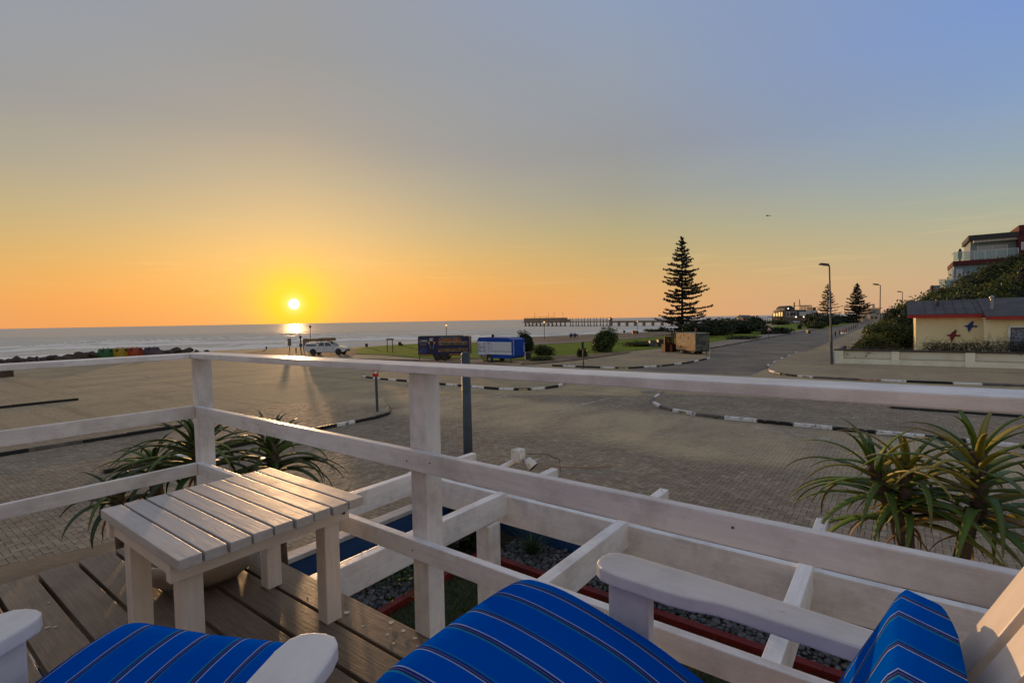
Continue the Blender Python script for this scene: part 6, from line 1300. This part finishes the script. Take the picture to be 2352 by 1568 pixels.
for x in (-.72, .22): MB().box((x, -W2 - .012, 1.0), (.2, .03, .035)).build('door_handle', DGREY, pk, Mp)
for y in (-1, 1): MB().box((2.50, y * (W2 - .16), .86), (.22, .3, .13)).build('headlight', HEADL, pk, Mp, .02); MB().box((-2.665, y * (W2 - .08), .92), (.05, .15, .34)).build('tail_light', TAILR, pk, Mp); MB().box((1.05, y * (W2 + .06), 1.2), (.12, .2, .16)).build('mirror', CARW, pk, Mp, .02)
MB().box((2.60, 0, .56), (.12, 1.4, .26)).build('bumper', DGREY, pk, Mp, .03); MB().tube([(2.70, -.6, .5), (2.72, -.6, .85), (2.72, .6, .85), (2.70, .6, .5)], .035, 8).build('bull_bar', CHROME, pk, Mp); MB().box((0, 0, .40), (4.2, 1.3, .16)).build('chassis', DGREY, pk, Mp)
rk = MB()
for x in (-2.3, -1.2, -.6, .3): rk.box((x, 0, 1.78), (.05, 1.5, .05)); rk.box((x, -.7, 1.73), (.04, .04, .14)); rk.box((x, .7, 1.73), (.04, .04, .14))
rk.build('roof_rack', DGREY, pk, Mp); 
for x, l_, h_ in ((-1.75, 1.6, .32), (.0, 1.9, .40)): MB().box((x, 0, 1.81 + h_ / 2), (l_, 1.25, h_), taper=.9).build('roof_tent', TAN, pk, Mp, .06)

# small white cars by the restaurant
for i, (u, v, col) in enumerate([(1797, 740.5, (.6, .6, .6)), (1806, 741, (.62, .62, .62)), (1815, 741, (.5, .5, .52)), (1829, 739.5, (.62, .62, .62)), (1838, 739.5, (.55, .56, .58))]):
    p = D(u, v, 236); p.z = max(0, p.z - .6); t = thing('parked_car', ['leftmost white car parked below the restaurant', 'second white car from the left below the restaurant', 'silver car in the middle of the row below the restaurant', 'white car right of the gap below the restaurant', 'rightmost pale car below the restaurant'][i], 'car', p, 0, 'cars parked below the restaurant')
    Mc = Matrix.Translation(p) @ Matrix.Rotation(R(35), 4, 'Z'); mt = M_('small_car_%d' % i, col, .35); MB().prism([(-2.1, .35), (-2.1, .9), (-1.5, 1.0), (1.0, .98), (2.0, .8), (2.1, .4)], -.85, .85).build('body', mt, t, Mc @ Matrix.Rotation(R(90), 4, 'X'), .04); MB().prism([(-1.5, 1.0), (-1.1, 1.48), (.3, 1.5), (1.0, .98)], -.75, .75).build('cabin', GLASSD, t, Mc @ Matrix.Rotation(R(90), 4, 'X'), .04)
    for x in (-1.3, 1.3):
        for y in (-1, 1): MB().lathe([(.32, -.1), (.32, .1)], n=14).build('wheel', TYRE, t, Mc @ Matrix.Translation((x, y * .8, .32)) @ Matrix.Rotation(R(90), 4, 'X'))
# bollards and cone by the road
for i in range(9):
    q = ab(9.2 + i * .05, 112 + i * 9.0); o = MB().lathe([(.11, 0), (.11, .72), (.08, .85), (0, .9)], n=8).build('bollard', DGREY, None, Matrix.Translation(q)); tag(o, 'low dark bollard at the far road edge, %s from the near end of the row' % ['first', 'second', 'third', 'fourth', 'fifth', 'sixth', 'seventh', 'eighth', 'ninth'][i], 'bollard', 'bollards along the far road edge')
q = G(1939, 766); t = thing('traffic_cone', 'small red and white cone on a white base at the road edge', 'cone', q); MB().box((0, 0, .12), (1.1, .6, .24)).build('base', WPLAIN, t, Matrix.Translation(q), .03); MB().lathe([(.17, 0), (.06, .75), (0, .76)], n=12).build('cone', RSIGN, t, Matrix.Translation(q + Vector((0, 0, .24)))); MB().lathe([(.135, 0), (.105, .2)], n=12).build('stripe', WSIGN, t, Matrix.Translation(q + Vector((0, 0, .46))))
# garden sprinklers' spray is left to the air; bird in the sky
o = MB(); c = D(1765, 496, 90); o.add([(-.75, 0, .02), (-.4, 0, .16), (0, .05, .05), (.4, 0, .17), (.75, 0, .03), (.35, .18, .12), (0, .38, .03), (-.35, .18, .11), (0, -.22, .04), (0, 0, -.06)], [(0, 1, 7), (1, 2, 6, 7), (2, 3, 5, 6), (3, 4, 5), (1, 8, 2), (3, 2, 8), (8, 9, 2), (9, 6, 2), (8, 2, 6, 9)]); tag(o.build('seagull', DGREY, None, Matrix.Translation(c) @ Matrix.Rotation(R(20), 4, 'Z')), 'small dark gull gliding in the sky right of the tall pine', 'bird')

# ------------------------------------------------------------------ people (tiny in the distance)
SKIN = M_('skin', (.30, .17, .11), .6)
def person(label, p, seated, mt, legs, rz, sc=1.0, group=None):
    """one continuous skinned body: pelvis root, spine, head, arms, legs"""
    h = .45 if seated else .92
    J = {'pel': (0, 0, h), 'wai': (0, .0, h + .18), 'che': (0, .02, h + .38), 'nec': (0, .02, h + .55), 'hea': (0, -.01, h + .66), 'top': (0, -.01, h + .80)}; Ed = [('pel', 'wai'), ('wai', 'che'), ('che', 'nec'), ('nec', 'hea'), ('hea', 'top')]
    rad = {'pel': .15, 'wai': .13, 'che': .15, 'nec': .06, 'hea': .095, 'top': .07}
    for s_, n_ in ((-1, 'l'), (1, 'r')):
        J[n_ + 'sh'] = (s_ * .19, .02, h + .48); J[n_ + 'el'] = (s_ * .25, -.03, h + .22); J[n_ + 'ha'] = (s_ * (.17 if seated else .27), -.22 if seated else -.05, h + (.10 if seated else -.05))
        J[n_ + 'hi'] = (s_ * .10, -.02, h - .05); J[n_ + 'kn'] = (s_ * .12, -.42 if seated else -.03, h - .02 if seated else h - .46); J[n_ + 'an'] = (s_ * .12, -.40 if seated else .02, .06); J[n_ + 'to'] = (s_ * .13, -.56 if seated else -.15, .04)
        Ed += [('che', n_ + 'sh'), (n_ + 'sh', n_ + 'el'), (n_ + 'el', n_ + 'ha'), ('pel', n_ + 'hi'), (n_ + 'hi', n_ + 'kn'), (n_ + 'kn', n_ + 'an'), (n_ + 'an', n_ + 'to')]
        for k_, r_ in (('sh', .075), ('el', .055), ('ha', .045), ('hi', .11), ('kn', .075), ('an', .05), ('to', .04)): rad[n_ + k_] = r_
    ks = list(J); me = bpy.data.meshes.new('person'); me.from_pydata([J[k_] for k_ in ks], [(ks.index(a), ks.index(b)) for a, b in Ed], [])
    o = bpy.data.objects.new('person', me); C.objects.link(o); mod = o.modifiers.new('skin', 'SKIN'); me.skin_vertices
    for i, k_ in enumerate(ks): me.skin_vertices[0].data[i].radius = (rad[k_], rad[k_])
    me.skin_vertices[0].data[0].use_root = True
    s2 = o.modifiers.new('sub', 'SUBSURF'); s2.levels = s2.render_levels = 1
    dg = bpy.context.evaluated_depsgraph_get(); m2 = bpy.data.meshes.new_from_object(o.evaluated_get(dg)); bpy.data.objects.remove(o)
    m2.materials.clear()
    for x in (mt, legs, SKIN, BLACK): m2.materials.append(x)
    for f in m2.polygons:
        c = f.center; f.material_index = 3 if c.z > h + .74 or (c.z > h + .62 and c.y > .02) else 2 if c.z > h + .56 else 1 if (c.z < h + .02 and abs(c.x) < .21 and (not seated or c.y < -.1)) else 0; f.use_smooth = True
    o = bpy.data.objects.new('person', m2); C.objects.link(o); o.matrix_basis = Matrix.Translation(p) @ Matrix.Rotation(rz, 4, 'Z') @ Matrix.Scale(sc, 4); return tag(o, label, 'person', group)
BLUC = M_('blue_cloth', (.03, .05, .14), .8, (.02, .03, .08), 5); DRK = M_('dark_cloth', (.02, .02, .026), .8); GRYC = M_('grey_cloth', (.10, .10, .11), .8)
q = G(1317, 777); bn = thing('park_bench', 'blue bench on the promenade seen from behind with people sitting on it', 'bench', q); BNB = M_('bench_blue', (.035, .05, .13), .6)
for z in (.55, .72, .88): MB().box((0, -.22, z), (1.9, .035, .11)).build('backrest_slat', BNB, bn, Matrix.Translation(q))
MB().box((0, .05, .42), (1.9, .45, .05)).build('seat', BNB, bn, Matrix.Translation(q))
for x in (-.85, .85): MB().box((x, -.2, .45), (.07, .06, .9)).build('leg', BNB, bn, Matrix.Translation(q)); MB().box((x, .22, .21), (.07, .06, .42)).build('leg', BNB, bn, Matrix.Translation(q))
person('person in dark clothes sitting on the left of the blue promenade bench', q + Vector((-.45, .08, 0)), True, DRK, BLUC, math.pi); person('person in blue sitting on the right of the blue promenade bench', q + Vector((.35, .08, 0)), True, BLUC, DRK, math.pi)
for u, lab in ((1573, 'person standing at the jetty rail left of the pine trunk'), (1590, 'person walking on the jetty right of the pine trunk'), (1606, 'second person walking on the jetty right of the pine trunk')): person(lab, jp(uS(u), ZT + .95, -2.0), False, DRK, DRK, 2.0, group='people on the jetty')
for u, lab in ((1234, 'person at the rail on the left of the jetty platform'), (1248, 'person at the rail in the middle of the jetty platform'), (1262, 'person at the rail on the right of the jetty platform')): person(lab, jp(uS(u), ZT + 4.4, -3.2), False, DRK, DRK, 2.0, group='people on the jetty platform')
print('objects', len(bpy.data.objects))
